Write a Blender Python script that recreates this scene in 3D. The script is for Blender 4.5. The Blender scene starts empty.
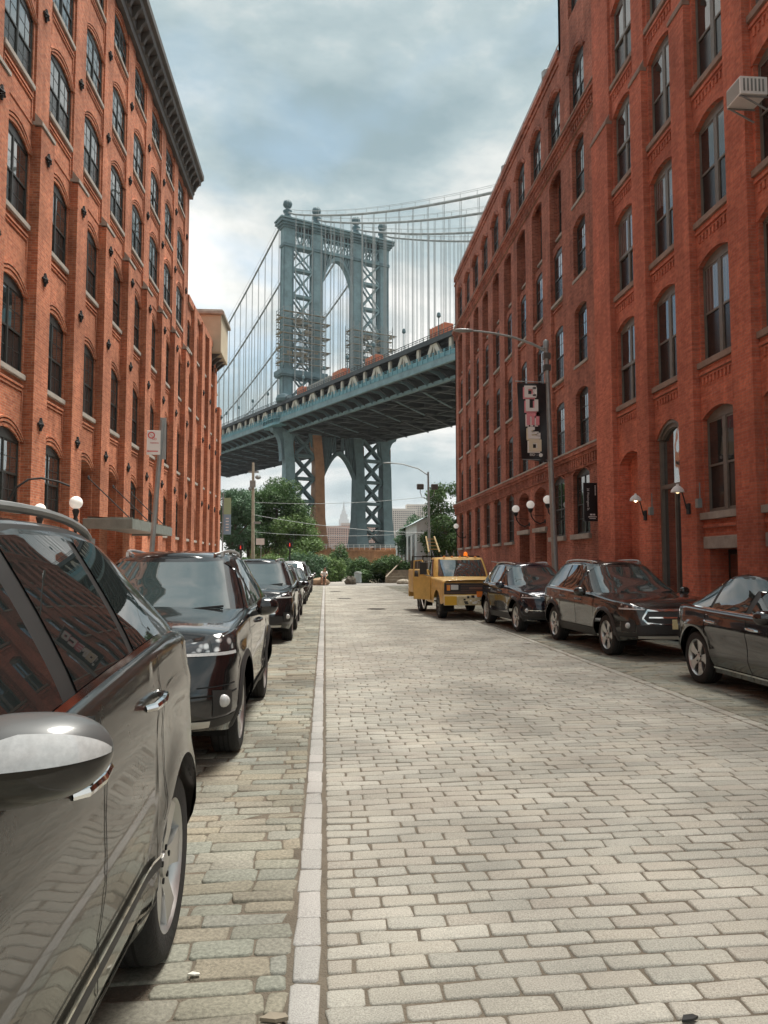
import bpy, math, random
import numpy as np
from mathutils import Vector, Matrix, Euler
random.seed(7); rng = np.random.default_rng(7)
PI = math.pi
S = bpy.context.scene
COL = S.collection
R = math.radians

# ------------------------------------------------------------------ helpers
class MB:
    """collects faces of ONE mesh"""
    def __init__(s): s.v = []; s.f = []; s.m = []
    def add(s, vs, fs, mi=0):
        n = len(s.v); s.v.extend([tuple(p) for p in vs])
        for f in fs: s.f.append(tuple(i + n for i in f)); s.m.append(mi)
    def box(s, x0, x1, y0, y1, z0, z1, mi=0):
        if x0 > x1: x0, x1 = x1, x0
        if y0 > y1: y0, y1 = y1, y0
        if z0 > z1: z0, z1 = z1, z0
        s.add([(x0,y0,z0),(x1,y0,z0),(x1,y1,z0),(x0,y1,z0),(x0,y0,z1),(x1,y0,z1),(x1,y1,z1),(x0,y1,z1)],
              [(0,3,2,1),(4,5,6,7),(0,1,5,4),(1,2,6,5),(2,3,7,6),(3,0,4,7)], mi)
    def beam(s, p, q, w, h, mi=0, up=(0,0,1)):
        p = Vector(p); q = Vector(q); d = (q - p)
        if d.length < 1e-6: return
        d.normalize(); u = Vector(up)
        if abs(d.dot(u)) > .98: u = Vector((0,1,0)) if abs(d.y) < .9 else Vector((1,0,0))
        a = d.cross(u).normalized(); b = a.cross(d).normalized()
        vs = []
        for c in (p, q):
            for sa, sb in ((-1,-1),(1,-1),(1,1),(-1,1)): vs.append(c + a*sa*w/2 + b*sb*h/2)
        s.add(vs, [(0,1,2,3),(7,6,5,4),(0,4,5,1),(1,5,6,2),(2,6,7,3),(3,7,4,0)], mi)
    def tube(s, path, r, n=8, mi=0, cap=True):
        P = [Vector(p) for p in path]; rs = r if isinstance(r, (list, tuple)) else [r]*len(P)
        vs = []; a = None
        for i, p in enumerate(P):
            d = (P[min(i+1, len(P)-1)] - P[max(i-1, 0)])
            d = d.normalized() if d.length > 1e-9 else Vector((0,0,1))
            if a is None:
                u = Vector((0,0,1)) if abs(d.z) < .9 else Vector((1,0,0)); a = d.cross(u).normalized()
            else:
                a = (a - d*a.dot(d)); a = a.normalized() if a.length > 1e-6 else d.orthogonal().normalized()
            b = d.cross(a)
            for k in range(n):
                t = 2*PI*k/n; vs.append(p + (a*math.cos(t) + b*math.sin(t))*rs[i])
        fs = []
        for i in range(len(P)-1):
            for k in range(n): fs.append((i*n+k, i*n+(k+1)%n, (i+1)*n+(k+1)%n, (i+1)*n+k))
        if cap: fs.append(tuple(range(n-1,-1,-1))); fs.append(tuple((len(P)-1)*n+k for k in range(n)))
        s.add(vs, fs, mi)
    def lathe(s, prof, n=16, c=(0,0,0), axis='z', mi=0, cap=True):
        vs = []; fs = []
        for (r, h) in prof:
            for k in range(n):
                t = 2*PI*k/n; a, b = r*math.cos(t), r*math.sin(t)
                p = (a,b,h) if axis == 'z' else ((h,a,b) if axis == 'x' else (a,h,b))
                vs.append((p[0]+c[0], p[1]+c[1], p[2]+c[2]))
        for i in range(len(prof)-1):
            for k in range(n): fs.append((i*n+k, i*n+(k+1)%n, (i+1)*n+(k+1)%n, (i+1)*n+k))
        if cap: fs.append(tuple(range(n-1,-1,-1))); fs.append(tuple((len(prof)-1)*n+k for k in range(n)))
        s.add(vs, fs, mi)
    def ball(s, c, r, n=12, mi=0):
        rx, ry, rz = r if isinstance(r, (tuple, list)) else (r,r,r)
        vs = []; fs = []; m = max(4, n//2)
        for i in range(m+1):
            a = PI*i/m
            for k in range(n):
                t = 2*PI*k/n; vs.append((c[0]+rx*math.sin(a)*math.cos(t), c[1]+ry*math.sin(a)*math.sin(t), c[2]+rz*math.cos(a)))
        for i in range(m):
            for k in range(n): fs.append((i*n+k, i*n+(k+1)%n, (i+1)*n+(k+1)%n, (i+1)*n+k))
        s.add(vs, fs, mi)
    def grid(s, rows, mi=0, closed=False):
        n = len(rows[0]); vs = [p for r in rows for p in r]; fs = []
        for i in range(len(rows)-1):
            for k in range(n if closed else n-1): fs.append((i*n+k, i*n+(k+1)%n, (i+1)*n+(k+1)%n, (i+1)*n+k))
        s.add(vs, fs, mi)
    def prism(s, poly, vec, mi=0):
        n = len(poly); v = Vector(vec); P = [Vector(p) for p in poly]
        s.add(P + [p+v for p in P], [tuple(range(n-1,-1,-1)), tuple(range(n,2*n))] + [(i,(i+1)%n,n+(i+1)%n,n+i) for i in range(n)], mi)
    def mesh(s, name, mats, off=(0,0,0), smooth=False, angle=35):
        me = bpy.data.meshes.new(name)
        o = Vector(off)
        me.from_pydata([(p[0]-o.x, p[1]-o.y, p[2]-o.z) for p in s.v], [], s.f)
        for m in (mats if isinstance(mats, (list, tuple)) else [mats]): me.materials.append(m)
        me.polygons.foreach_set('material_index', s.m)
        if smooth:
            me.polygons.foreach_set('use_smooth', [True]*len(s.f))
            me.set_sharp_from_angle(angle=R(angle))
        me.update()
        return me
    def build(s, name, mats, parent=None, off=(0,0,0), smooth=False, loc=None, bevel=0, angle=35, label=None):
        return obj(name, s.mesh(name, mats, off, smooth, angle), parent, loc, bevel, label)

def obj(name, me, parent=None, loc=None, bevel=0, label=None):
    o = bpy.data.objects.new(name, me); COL.objects.link(o)
    if parent: o.parent = parent
    if loc is not None: o.location = loc
    if label: o['label'] = label
    if bevel:
        b = o.modifiers.new('bevel', 'BEVEL'); b.width = bevel; b.segments = 2; b.limit_method = 'ANGLE'; b.angle_limit = R(40)
        b.harden_normals = False
    return o
def tag(o, label=None, cat=None, group=None, kind=None):
    if label: o['label'] = label
    if cat: o['category'] = cat
    if group: o['group'] = group
    if kind: o['kind'] = kind
    return o
def thing(name, label, cat, loc=(0,0,0), rz=0, group=None):
    o = bpy.data.objects.new(name, None); COL.objects.link(o); o.empty_display_size = .2
    o.location = loc; o.rotation_euler = (0,0,rz)
    return tag(o, label, cat, group)
def copy_tree(o, parent=None):
    c = o.copy(); COL.objects.link(c)
    if parent: c.parent = parent
    for ch in list(o.children): copy_tree(ch, c)
    return c
def text_mesh(body, size, mat, depth=.01, name='lettering', align='CENTER', bold=0):
    cu = bpy.data.curves.new('t', 'FONT'); cu.body = body; cu.size = size; cu.extrude = depth; cu.align_x = align; cu.align_y = 'CENTER'
    cu.offset = bold
    t = bpy.data.objects.new('t', cu); COL.objects.link(t)
    bpy.context.view_layer.update()
    me = bpy.data.meshes.new_from_object(t.evaluated_get(bpy.context.evaluated_depsgraph_get()))
    bpy.data.objects.remove(t); me.materials.clear(); me.materials.append(mat); me.name = name
    return me

# ------------------------------------------------------------------ materials
def nm(name):
    m = bpy.data.materials.new(name); m.use_nodes = True; nt = m.node_tree
    return m, nt, nt.nodes['Principled BSDF']
def pm(name, col, rough=.5, metal=0., coat=0., ior=1.5, var=0., vscale=3., bump=0., bscale=40., emit=0, spec=.5, rvar=0.):
    m, nt, b = nm(name); N = nt.nodes; L = nt.links
    b.inputs['Base Color'].default_value = (*col, 1); b.inputs['Roughness'].default_value = rough
    b.inputs['Metallic'].default_value = metal; b.inputs['Coat Weight'].default_value = coat; b.inputs['Coat Roughness'].default_value = .03
    b.inputs['IOR'].default_value = ior; b.inputs['Specular IOR Level'].default_value = spec
    if emit: b.inputs['Emission Color'].default_value = (*col, 1); b.inputs['Emission Strength'].default_value = emit
    if var or bump or rvar:
        tc = N.new('ShaderNodeTexCoord')
    if var or rvar:
        n = N.new('ShaderNodeTexNoise'); n.inputs['Scale'].default_value = vscale; n.inputs['Detail'].default_value = 6; n.inputs['Roughness'].default_value = .65
        L.new(tc.outputs['Object'], n.inputs['Vector'])
    if var:
        mr = N.new('ShaderNodeMapRange'); mr.inputs[1].default_value = .3; mr.inputs[2].default_value = .7; mr.inputs[3].default_value = 1-var; mr.inputs[4].default_value = 1+var
        L.new(n.outputs['Fac'], mr.inputs[0])
        mx = N.new('ShaderNodeVectorMath'); mx.operation = 'SCALE'; mx.inputs[0].default_value = col
        L.new(mr.outputs[0], mx.inputs['Scale']); L.new(mx.outputs[0], b.inputs['Base Color'])
    if rvar:
        mr2 = N.new('ShaderNodeMapRange'); mr2.inputs[1].default_value = .3; mr2.inputs[2].default_value = .7; mr2.inputs[3].default_value = rough; mr2.inputs[4].default_value = rough+rvar
        L.new(n.outputs['Fac'], mr2.inputs[0]); L.new(mr2.outputs[0], b.inputs['Roughness'])
    if bump:
        n2 = N.new('ShaderNodeTexNoise'); n2.inputs['Scale'].default_value = bscale; n2.inputs['Detail'].default_value = 4
        L.new(tc.outputs['Object'], n2.inputs['Vector'])
        bp = N.new('ShaderNodeBump'); bp.inputs['Strength'].default_value = bump; bp.inputs['Distance'].default_value = .02
        L.new(n2.outputs['Fac'], bp.inputs['Height']); L.new(bp.outputs[0], b.inputs['Normal'])
    return m
def brick_mat(name, c1, c2, mortar, grime=.35, ms=.012):
    m, nt, b = nm(name); N = nt.nodes; L = nt.links
    tc = N.new('ShaderNodeTexCoord'); sp = N.new('ShaderNodeSeparateXYZ'); L.new(tc.outputs['Object'], sp.inputs[0])
    ad = N.new('ShaderNodeMath'); ad.operation = 'ADD'; L.new(sp.outputs[0], ad.inputs[0]); L.new(sp.outputs[1], ad.inputs[1])
    cb = N.new('ShaderNodeCombineXYZ'); L.new(ad.outputs[0], cb.inputs[0]); L.new(sp.outputs[2], cb.inputs[1])
    br = N.new('ShaderNodeTexBrick'); br.inputs['Scale'].default_value = 1; br.inputs['Brick Width'].default_value = .215; br.inputs['Row Height'].default_value = .073
    br.inputs['Mortar Size'].default_value = ms*.6; br.inputs['Mortar Smooth'].default_value = .3; br.inputs['Bias'].default_value = 0.
    br.inputs['Color1'].default_value = (*c1,1); br.inputs['Color2'].default_value = (*c2,1); br.inputs['Mortar'].default_value = (*mortar,1)
    L.new(cb.outputs[0], br.inputs['Vector'])
    # weathering: broad stains, streaks running down, small speckle
    def noise(sc, det, vec, sx=None):
        n = N.new('ShaderNodeTexNoise'); n.inputs['Scale'].default_value = sc; n.inputs['Detail'].default_value = det; n.inputs['Roughness'].default_value = .6
        if sx:
            mp = N.new('ShaderNodeMapping'); mp.inputs['Scale'].default_value = sx; L.new(vec, mp.inputs[0]); vec = mp.outputs[0]
        L.new(vec, n.inputs['Vector']); return n.outputs['Fac']
    a1 = noise(.55, 6, tc.outputs['Object']); a2 = noise(1.0, 4, tc.outputs['Object'], (2.2, 2.2, .25)); a3 = noise(9, 3, tc.outputs['Object'])
    def mr(x, lo, hi, i0=.3, i1=.7):
        k = N.new('ShaderNodeMapRange'); k.inputs[1].default_value = i0; k.inputs[2].default_value = i1; k.inputs[3].default_value = lo; k.inputs[4].default_value = hi
        L.new(x, k.inputs[0]); return k.outputs[0]
    def mul(x, y):
        k = N.new('ShaderNodeMath'); k.operation = 'MULTIPLY'; L.new(x, k.inputs[0]); L.new(y, k.inputs[1]); return k.outputs[0]
    a5 = noise(.16, 3, tc.outputs['Object'])
    f = mul(mul(mul(mr(a5, .82, 1.16), mr(a1, 1-grime*.8, 1+grime*.5)), mr(a2, 1-grime*.7, 1+grime*.25)), mr(a3, .84, 1.16))
    sc = N.new('ShaderNodeVectorMath'); sc.operation = 'SCALE'; L.new(br.outputs['Color'], sc.inputs[0]); L.new(f, sc.inputs['Scale'])
    # pale efflorescence spots
    a4 = noise(3.2, 8, tc.outputs['Object']); w = mr(a4, 0, .5, .66, .78)
    mx = N.new('ShaderNodeMix'); mx.data_type = 'RGBA'; L.new(w, mx.inputs[0]); L.new(sc.outputs[0], mx.inputs[6]); mx.inputs[7].default_value = (.42,.3,.24,1)
    L.new(mx.outputs[2], b.inputs['Base Color'])
    b.inputs['Roughness'].default_value = .88; b.inputs['Specular IOR Level'].default_value = .25
    bp = N.new('ShaderNodeBump'); bp.inputs['Strength'].default_value = .55; bp.inputs['Distance'].default_value = .012
    inv = N.new('ShaderNodeMath'); inv.operation = 'SUBTRACT'; inv.inputs[0].default_value = 1; L.new(br.outputs['Fac'], inv.inputs[1])
    ad2 = N.new('ShaderNodeMath'); ad2.operation = 'ADD'; L.new(inv.outputs[0], ad2.inputs[0])
    L.new(mr(a3, 0, .5), ad2.inputs[1])
    L.new(ad2.outputs[0], bp.inputs['Height']); L.new(bp.outputs[0], b.inputs['Normal'])
    return m
def glass_mat(name, col, rough, bump, ior=1.6, blinds=0.0):
    m, nt, b = nm(name); N = nt.nodes; L = nt.links
    b.inputs['Roughness'].default_value = rough; b.inputs['IOR'].default_value = ior; b.inputs['Base Color'].default_value = (*col,1)
    tc = N.new('ShaderNodeTexCoord'); n = N.new('ShaderNodeTexNoise'); n.inputs['Scale'].default_value = 1.3; n.inputs['Detail'].default_value = 1
    oi = N.new('ShaderNodeObjectInfo'); va = N.new('ShaderNodeVectorMath'); va.operation = 'ADD'; L.new(tc.outputs['Object'], va.inputs[0])
    sc = N.new('ShaderNodeMath'); sc.operation = 'MULTIPLY'; sc.inputs[1].default_value = 50; L.new(oi.outputs['Random'], sc.inputs[0])
    L.new(sc.outputs[0], va.inputs[1]); L.new(va.outputs[0], n.inputs['Vector'])
    bp = N.new('ShaderNodeBump'); bp.inputs['Strength'].default_value = bump; bp.inputs['Distance'].default_value = .05
    L.new(n.outputs['Fac'], bp.inputs['Height']); L.new(bp.outputs[0], b.inputs['Normal'])
    if blinds:
        # pale blind or curtain behind some of the panes, fold shading painted as stripes
        sp = N.new('ShaderNodeSeparateXYZ'); L.new(tc.outputs['Object'], sp.inputs[0])
        wv = N.new('ShaderNodeMath'); wv.operation = 'MULTIPLY'; wv.inputs[1].default_value = 38; L.new(sp.outputs[1], wv.inputs[0])
        sn = N.new('ShaderNodeMath'); sn.operation = 'SINE'; L.new(wv.outputs[0], sn.inputs[0])
        k = N.new('ShaderNodeMapRange'); k.inputs[1].default_value = -1; k.inputs[2].default_value = 1; k.inputs[3].default_value = .06; k.inputs[4].default_value = .16; L.new(sn.outputs[0], k.inputs[0])
        cc = N.new('ShaderNodeCombineXYZ')
        for i in range(3): L.new(k.outputs[0], cc.inputs[i])
        lt = N.new('ShaderNodeMath'); lt.operation = 'LESS_THAN'; lt.inputs[1].default_value = blinds; L.new(oi.outputs['Random'], lt.inputs[0])
        gt = N.new('ShaderNodeMath'); gt.operation = 'GREATER_THAN'; L.new(sp.outputs[2], gt.inputs[0])
        h = N.new('ShaderNodeMath'); h.operation = 'MULTIPLY'; h.inputs[1].default_value = 8; L.new(oi.outputs['Random'], h.inputs[0]); L.new(h.outputs[0], gt.inputs[1])
        mm = N.new('ShaderNodeMath'); mm.operation = 'MULTIPLY'; L.new(lt.outputs[0], mm.inputs[0]); L.new(gt.outputs[0], mm.inputs[1])
        mx = N.new('ShaderNodeMix'); mx.data_type = 'RGBA'; L.new(mm.outputs[0], mx.inputs[0]); mx.inputs[6].default_value = (*col,1); L.new(cc.outputs[0], mx.inputs[7])
        L.new(mx.outputs[2], b.inputs['Base Color'])
    return m
def island_mat(name, cols, rough=.85, bump=.5, bscale=120, speck=.25, stain=.25, grit=None):
    """per-stone / per-leaf colour picked at random, speckled"""
    m, nt, b = nm(name); N = nt.nodes; L = nt.links
    g = N.new('ShaderNodeNewGeometry'); cr = N.new('ShaderNodeValToRGB'); L.new(g.outputs['Random Per Island'], cr.inputs[0])
    el = cr.color_ramp.elements; el[0].position = 0; el[0].color = (*cols[0],1); el[1].position = 1; el[1].color = (*cols[-1],1)
    for i, c in enumerate(cols[1:-1]): e = el.new((i+1)/(len(cols)-1)); e.color = (*c,1)
    tc = N.new('ShaderNodeTexCoord')
    n = N.new('ShaderNodeTexNoise'); n.inputs['Scale'].default_value = bscale; n.inputs['Detail'].default_value = 3; n.inputs['Roughness'].default_value = .7; L.new(tc.outputs['Object'], n.inputs['Vector'])
    n2 = N.new('ShaderNodeTexNoise'); n2.inputs['Scale'].default_value = .8; n2.inputs['Detail'].default_value = 5; L.new(tc.outputs['Object'], n2.inputs['Vector'])
    def mr(x, lo, hi):
        k = N.new('ShaderNodeMapRange'); k.inputs[1].default_value = .32; k.inputs[2].default_value = .68; k.inputs[3].default_value = lo; k.inputs[4].default_value = hi; L.new(x, k.inputs[0]); return k.outputs[0]
    mu = N.new('ShaderNodeMath'); mu.operation = 'MULTIPLY'; L.new(mr(n.outputs['Fac'], 1-speck, 1+speck), mu.inputs[0]); L.new(mr(n2.outputs['Fac'], 1-stain, 1+stain), mu.inputs[1])
    sc = N.new('ShaderNodeVectorMath'); sc.operation = 'SCALE'; L.new(cr.outputs[0], sc.inputs[0]); L.new(mu.outputs[0], sc.inputs['Scale'])
    L.new(sc.outputs[0], b.inputs['Base Color']); b.inputs['Roughness'].default_value = rough; b.inputs['Specular IOR Level'].default_value = .3
    if bump:
        bp = N.new('ShaderNodeBump'); bp.inputs['Strength'].default_value = bump; bp.inputs['Distance'].default_value = .004
        L.new(n.outputs['Fac'], bp.inputs['Height']); L.new(bp.outputs[0], b.inputs['Normal'])
    return m
def leaf_mat(name, cols):
    m = island_mat(name, cols, rough=.6, bump=0, bscale=1.5, speck=.2, stain=.15)
    nt = m.node_tree; b = nt.nodes['Principled BSDF']; out = nt.nodes['Material Output']
    t = nt.nodes.new('ShaderNodeBsdfTranslucent'); mix = nt.nodes.new('ShaderNodeMixShader'); mix.inputs[0].default_value = .3
    src = b.inputs['Base Color'].links[0].from_socket; nt.links.new(src, t.inputs[0])
    nt.links.new(b.outputs[0], mix.inputs[1]); nt.links.new(t.outputs[0], mix.inputs[2]); nt.links.new(mix.outputs[0], out.inputs[0])
    return m

M = {}
M['brickL'] = brick_mat('brick_orange', (.60,.215,.11), (.40,.12,.062), (.46,.30,.21), .40)
M['brickR'] = brick_mat('brick_red', (.64,.195,.115), (.48,.13,.08), (.46,.22,.16), .32, .010)
M['brickB'] = brick_mat('brick_brown', (.48,.165,.105), (.29,.09,.06), (.38,.23,.17), .45)
M['stone'] = pm('sill_stone', (.34,.31,.27), .85, var=.25, vscale=2.5, bump=.4, bscale=30)
M['stoneR'] = pm('sill_brownstone', (.27,.19,.15), .85, var=.25, vscale=2.5, bump=.4, bscale=30)
M['cornice'] = pm('cornice_metal', (.085,.078,.07), .6, var=.35, vscale=1.5)
M['frameD'] = pm('frame_dark', (.03,.035,.033), .45, var=.2)
M['frameG'] = pm('frame_grey', (.22,.24,.23), .5, var=.2)
M['frameR'] = pm('frame_taupe', (.16,.15,.13), .5, var=.2)
M['glass'] = glass_mat('window_glass', (.02,.026,.026), .02, .09, 4.6, .0)
M['glassB'] = glass_mat('window_glass_dim', (.02,.026,.026), .02, .08, 2.4, .0)
M['glassC'] = glass_mat('window_glass_curtain', (.022,.025,.024), .03, .08, 1.9, .45)
M['glassD'] = glass_mat('window_screened', (.018,.02,.02), .22, .05, 1.4)
M['iron'] = pm('black_iron', (.018,.018,.018), .75, metal=.0, var=.3)
M['galv'] = pm('galvanised_steel', (.30,.32,.32), .5, metal=.5, var=.15, vscale=4)
M['globe'] = pm('globe_glass', (.82,.80,.74), .25, emit=.12)
M['dark'] = pm('dark_interior', (.012,.011,.01), .7)
M['white'] = pm('white_paint', (.75,.75,.73), .5, var=.05)
M['tan'] = pm('tan_panel', (.50,.42,.30), .7, var=.1, vscale=1)
M['canopy'] = pm('canopy_metal', (.17,.19,.17), .5, var=.25)
# ------------------------------------------------------------------ facades
def arch(s0, s1, zsp, rise, n=8):
    sm = (s0+s1)/2; hw = (s1-s0)/2
    return [(s0+(s1-s0)*i/n, zsp + rise*(1-((s0+(s1-s0)*i/n-sm)/hw)**2)) for i in range(n+1)]
def wall_open(B, P, s0, s1, z0, z1, a0, a1, zs, zsp, rise, d, dd, mi=0):
    """wall panel at outward offset d with an arched opening, reveals dd deep"""
    q = lambda a, b, c, e: B.add([P(a[0],a[1],d), P(b[0],b[1],d), P(c[0],c[1],d), P(e[0],e[1],d)], [(0,1,2,3)], mi)
    if a0 > s0: q((s0,z0),(a0,z0),(a0,z1),(s0,z1))
    if s1 > a1: q((a1,z0),(s1,z0),(s1,z1),(a1,z1))
    if zs > z0: q((a0,z0),(a1,z0),(a1,zs),(a0,zs))
    A = arch(a0, a1, zsp, rise)
    for i in range(len(A)-1):
        q(A[i], A[i+1], (A[i+1][0],z1), (A[i][0],z1))
        B.add([P(*A[i],d), P(*A[i+1],d), P(*A[i+1],d-dd), P(*A[i],d-dd)], [(0,1,2,3)], mi)
    for a in (a0, a1): B.add([P(a,zs,d), P(a,zsp,d), P(a,zsp,d-dd), P(a,zs,d-dd)], [(0,1,2,3)], mi)
    B.add([P(a0,zs,d), P(a1,zs,d), P(a1,zs,d-dd), P(a0,zs,d-dd)], [(0,1,2,3)], mi)
def fbox(B, P, s0, s1, z0, z1, d0, d1, mi=0):
    p = P(s0,z0,d0); q = P(s1,z1,d1); B.box(p[0],q[0],p[1],q[1],p[2],q[2], mi)
def arch_band(B, P, a0, a1, zsp, rise, t0, t1, d0, d1, mi=0, n=8):
    """curved brick hood between t0 and t1 above the opening"""
    A = arch(a0-t0, a1+t0, zsp, rise+t0, n); C = arch(a0-t1, a1+t1, zsp, rise+t1, n)
    for i in range(n):
        vs = [P(*A[i],d0),P(*A[i+1],d0),P(*C[i+1],d0),P(*C[i],d0),P(*A[i],d1),P(*A[i+1],d1),P(*C[i+1],d1),P(*C[i],d1)]
        B.add(vs, [(4,5,6,7),(0,1,5,4),(1,2,6,5),(2,3,7,6),(3,0,4,7)], mi)
def window_meshes(sg, w, h, rise, style):
    """frame, pane and sill meshes; local origin at the middle of the sill line on the frame plane; sg: +1 faces +X, -1 faces -X"""
    P = lambda s, z, d: (sg*d, s, z)
    F = MB(); G = MB(); K = MB(); hw = w/2; fw = .045
    A = arch(-hw, hw, h, rise)
    for i in range(len(A)-1):     # arched head board
        lo = h - .04
        F.add([P(A[i][0],lo,0),P(A[i+1][0],lo,0),P(*A[i+1],0),P(*A[i],0)], [(0,1,2,3)])
        F.add([P(A[i][0],lo,0),P(A[i+1][0],lo,0),P(A[i+1][0],lo,-.1),P(A[i][0],lo,-.1)], [(0,1,2,3)])
    fbox(F, P, -hw, -hw+fw, 0, h, -.1, 0); fbox(F, P, hw-fw, hw, 0, h, -.1, 0); fbox(F, P, -hw+fw, hw-fw, 0, .07, -.1, -.003)
    top = h-.045; mid = h*.5
    mw = {'L':.075,'R':.17,'B':.0,'T':.14,'BB':.12}[style]
    if mw: fbox(F, P, -mw/2, mw/2, .07, top, -.1, .004)
    cols = [(-hw+fw, -mw/2), (mw/2, hw-fw)] if mw else [(-hw+fw, hw-fw)]
    if style == 'T': fbox(F, P, -hw+fw, hw-fw, mid-.05, mid+.06, -.09, .03)
    for a, b in cols:
        fbox(F, P, a, b, mid-.025, mid+.03, -.09, -.006)
        for c in (a, b-.035): fbox(F, P, c, c+.03, .07, top, -.08, -.014)
        fbox(F, P, a+.03, b-.03, top-.05, top, -.08, -.016); fbox(F, P, a+.03, b-.03, .07, .12, -.1, -.034)
        if style in ('L','B','BB'):
            m = (a+b)/2
            fbox(F, P, m-.011, m+.011, mid, top, -.03, -.014)
            fbox(F, P, m-.011, m+.011, .07, mid, -.05, -.032)
            fbox(F, P, a, b, mid+(top-mid)*.5-.011, mid+(top-mid)*.5+.011, -.028, -.015)
            fbox(F, P, a, b, mid*.5+.02, mid*.5+.042, -.048, -.033)
        G.add([P(a,mid,-.022),P(b,mid,-.022),P(b,top,-.022),P(a,top,-.022)], [(0,1,2,3)], 0)
        G.add([P(a,.07,-.04),P(b,.07,-.04),P(b,mid,-.04),P(a,mid,-.04)], [(0,1,2,3)], 1)
    return F, G, K
class WinKit:
    def __init__(s, sg, w, h, rise, style, fm, gm, gm2, sill_m, sill_out, sill_in, sill_w=.1, sill_h=.14):
        F, G, K = window_meshes(sg, w, h, rise, style)
        s.f = F.mesh('window', fm); s.g = G.mesh('pane', [gm, gm2])
        if sill_m:
            P = lambda a, z, d: (sg*d, a, z)
            fbox(K, P, -w/2-sill_w, w/2+sill_w, -sill_h, 0.004, -sill_in, sill_out)
            s.k = K.mesh('sill', sill_m)
        else: s.k = None
    def put(s, P, par, sc, z, d, off):
        p = Vector(P(sc, z, d)) - Vector(off)
        o = obj('window', s.f, par, p); obj('pane', s.g, o)
        if s.k: obj('sill', s.k, o, bevel=.01)
        return o

# ---- left building: orange brick loft, pilasters stepping in above stone caps
LX, LY = -8.1, 30.
PL = lambda s, z, d: (LX+d, s, z)
LOFF = (LX, LY, 0)
left = thing('brick_building', 'long orange brick loft building with dark bracketed cornice and stepped pilasters, left of the street', 'building', LOFF)
pit = 3.27; kmin = -9; pil = [21.8+pit*k for k in range(kmin, 8)]      # near edge of each pilaster
rowsL = [(3.1,4.95,.25),(6.8,9.0,.26),(11.06,13.12,.26),(15.15,17.05,.22),(18.6,20.25,.2),(21.95,23.25,.16)]
levL = [.13, 5.75, 10.0, 14.1, 17.95, 21.2, 23.9]
B = MB(); WIN_TOP = 23.9
rd = -.39; ru = -.42
for k, y in enumerate(pil):
    fbox(B, PL, y, y+1.06, .13, 14.0, -1.0, 0)                       # lower thick pilaster
    fbox(B, PL, y+.0, y+1.06, 14.0, 23.9, -1.0, -.19)                # upper thin pilaster
    for zz in (5.75, 10.0):                                          # corbelled header bands on the flanks
        pass
    # bay beyond this pilaster
    s0, s1 = y+1.06, y+pit
    if s1 > 46.2: continue
    sc = (s0+s1)/2; a0, a1 = sc-.99, sc+.99
    for r, (zs, zsp, rise) in enumerate(rowsL):
        isdoor = (r == 0 and 25.5 < sc < 31.2); rd = -.27 if r < 3 else -.25
        zz = .13 if isdoor else zs
        wall_open(B, PL, s0, s1, levL[r], levL[r+1], a0, a1, zz, zsp, rise, rd, .34 if not isdoor else .9)
        for t0, t1, dd in ((.0,.09,.025),(.13,.2,.045),(.24,.30,.06)):
            arch_band(B, PL, max(a0,s0)+.1, min(a1,s1)-.1, zsp, rise, t0, t1, rd-.02, rd+dd)
        if r == 3: fbox(B, PL, s0, s1, 14.03, 14.1, -1.0, -.25)
        if r: # recessed panel courses below the sill
            fbox(B, PL, s0+.12, s1-.12, zs-.36, zs-.30, rd-.02, rd+.05)
            fbox(B, PL, s0+.16, s1-.16, zs-.46, zs-.41, rd-.02, rd+.03)
            fbox(B, PL, s0+.12, s0+.17, zs-.95, zs-.36, rd-.02, rd+.03); fbox(B, PL, s1-.17, s1-.12, zs-.95, zs-.36, rd-.02, rd+.03)
# inner body, end wall and lower rear part
B.box(LX-16, LX-1.0, pil[0], 46.0, .0, 24.6)
fbox(B, PL, 44.6+1.06, 46.0, .13, 23.9, -1.0, -.19)
Y0 = 46.0
low = [(48.2,17.6),(51.1,17.5),(54.0,17.3),(56.9,15.6),(59.7,13.6)]
B.box(LX-16, LX-.55, Y0, 60.6, 0, 17.0)
for y, zt in low: fbox(B, PL, y-.55, y+.55, .13, zt, -1.0, .0 if y > 50 else -.05)
for i, (y, zt) in enumerate(low):
    s0 = (Y0 if i == 0 else low[i-1][0]+.55); s1 = y-.55; sc = (s0+s1)/2
    zl = [.13, 5.75, 10.0, 14.1, 17.4]
    for r in range(4):
        zs, zsp, rise = rowsL[r]
        if r == 3: zs, zsp = 14.6, 16.2
        wall_open(B, PL, s0, s1, zl[r], zl[r+1], sc-.72, sc+.72, zs, zsp, rise, rd, .2)
fbox(B, PL, Y0, 60.25, 17.3, 17.75, -1.0, -.1)
B.build('wall', M['brickL'], left, LOFF)
# pilaster cap stones
for y in pil:
    C = MB(); fbox(C, PL, y-.02, y+1.08, 14.06, 14.16, -.42, .03)
    p = PL(y-.0, 14.16, -.19); C.prism([PL(y-.01,14.16,.03), PL(y-.01,14.16,-.19), PL(y-.01,14.42,-.19)], (0,1.08,0))
    C.build('cap_stone', M['stone'], left, LOFF)
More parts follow.
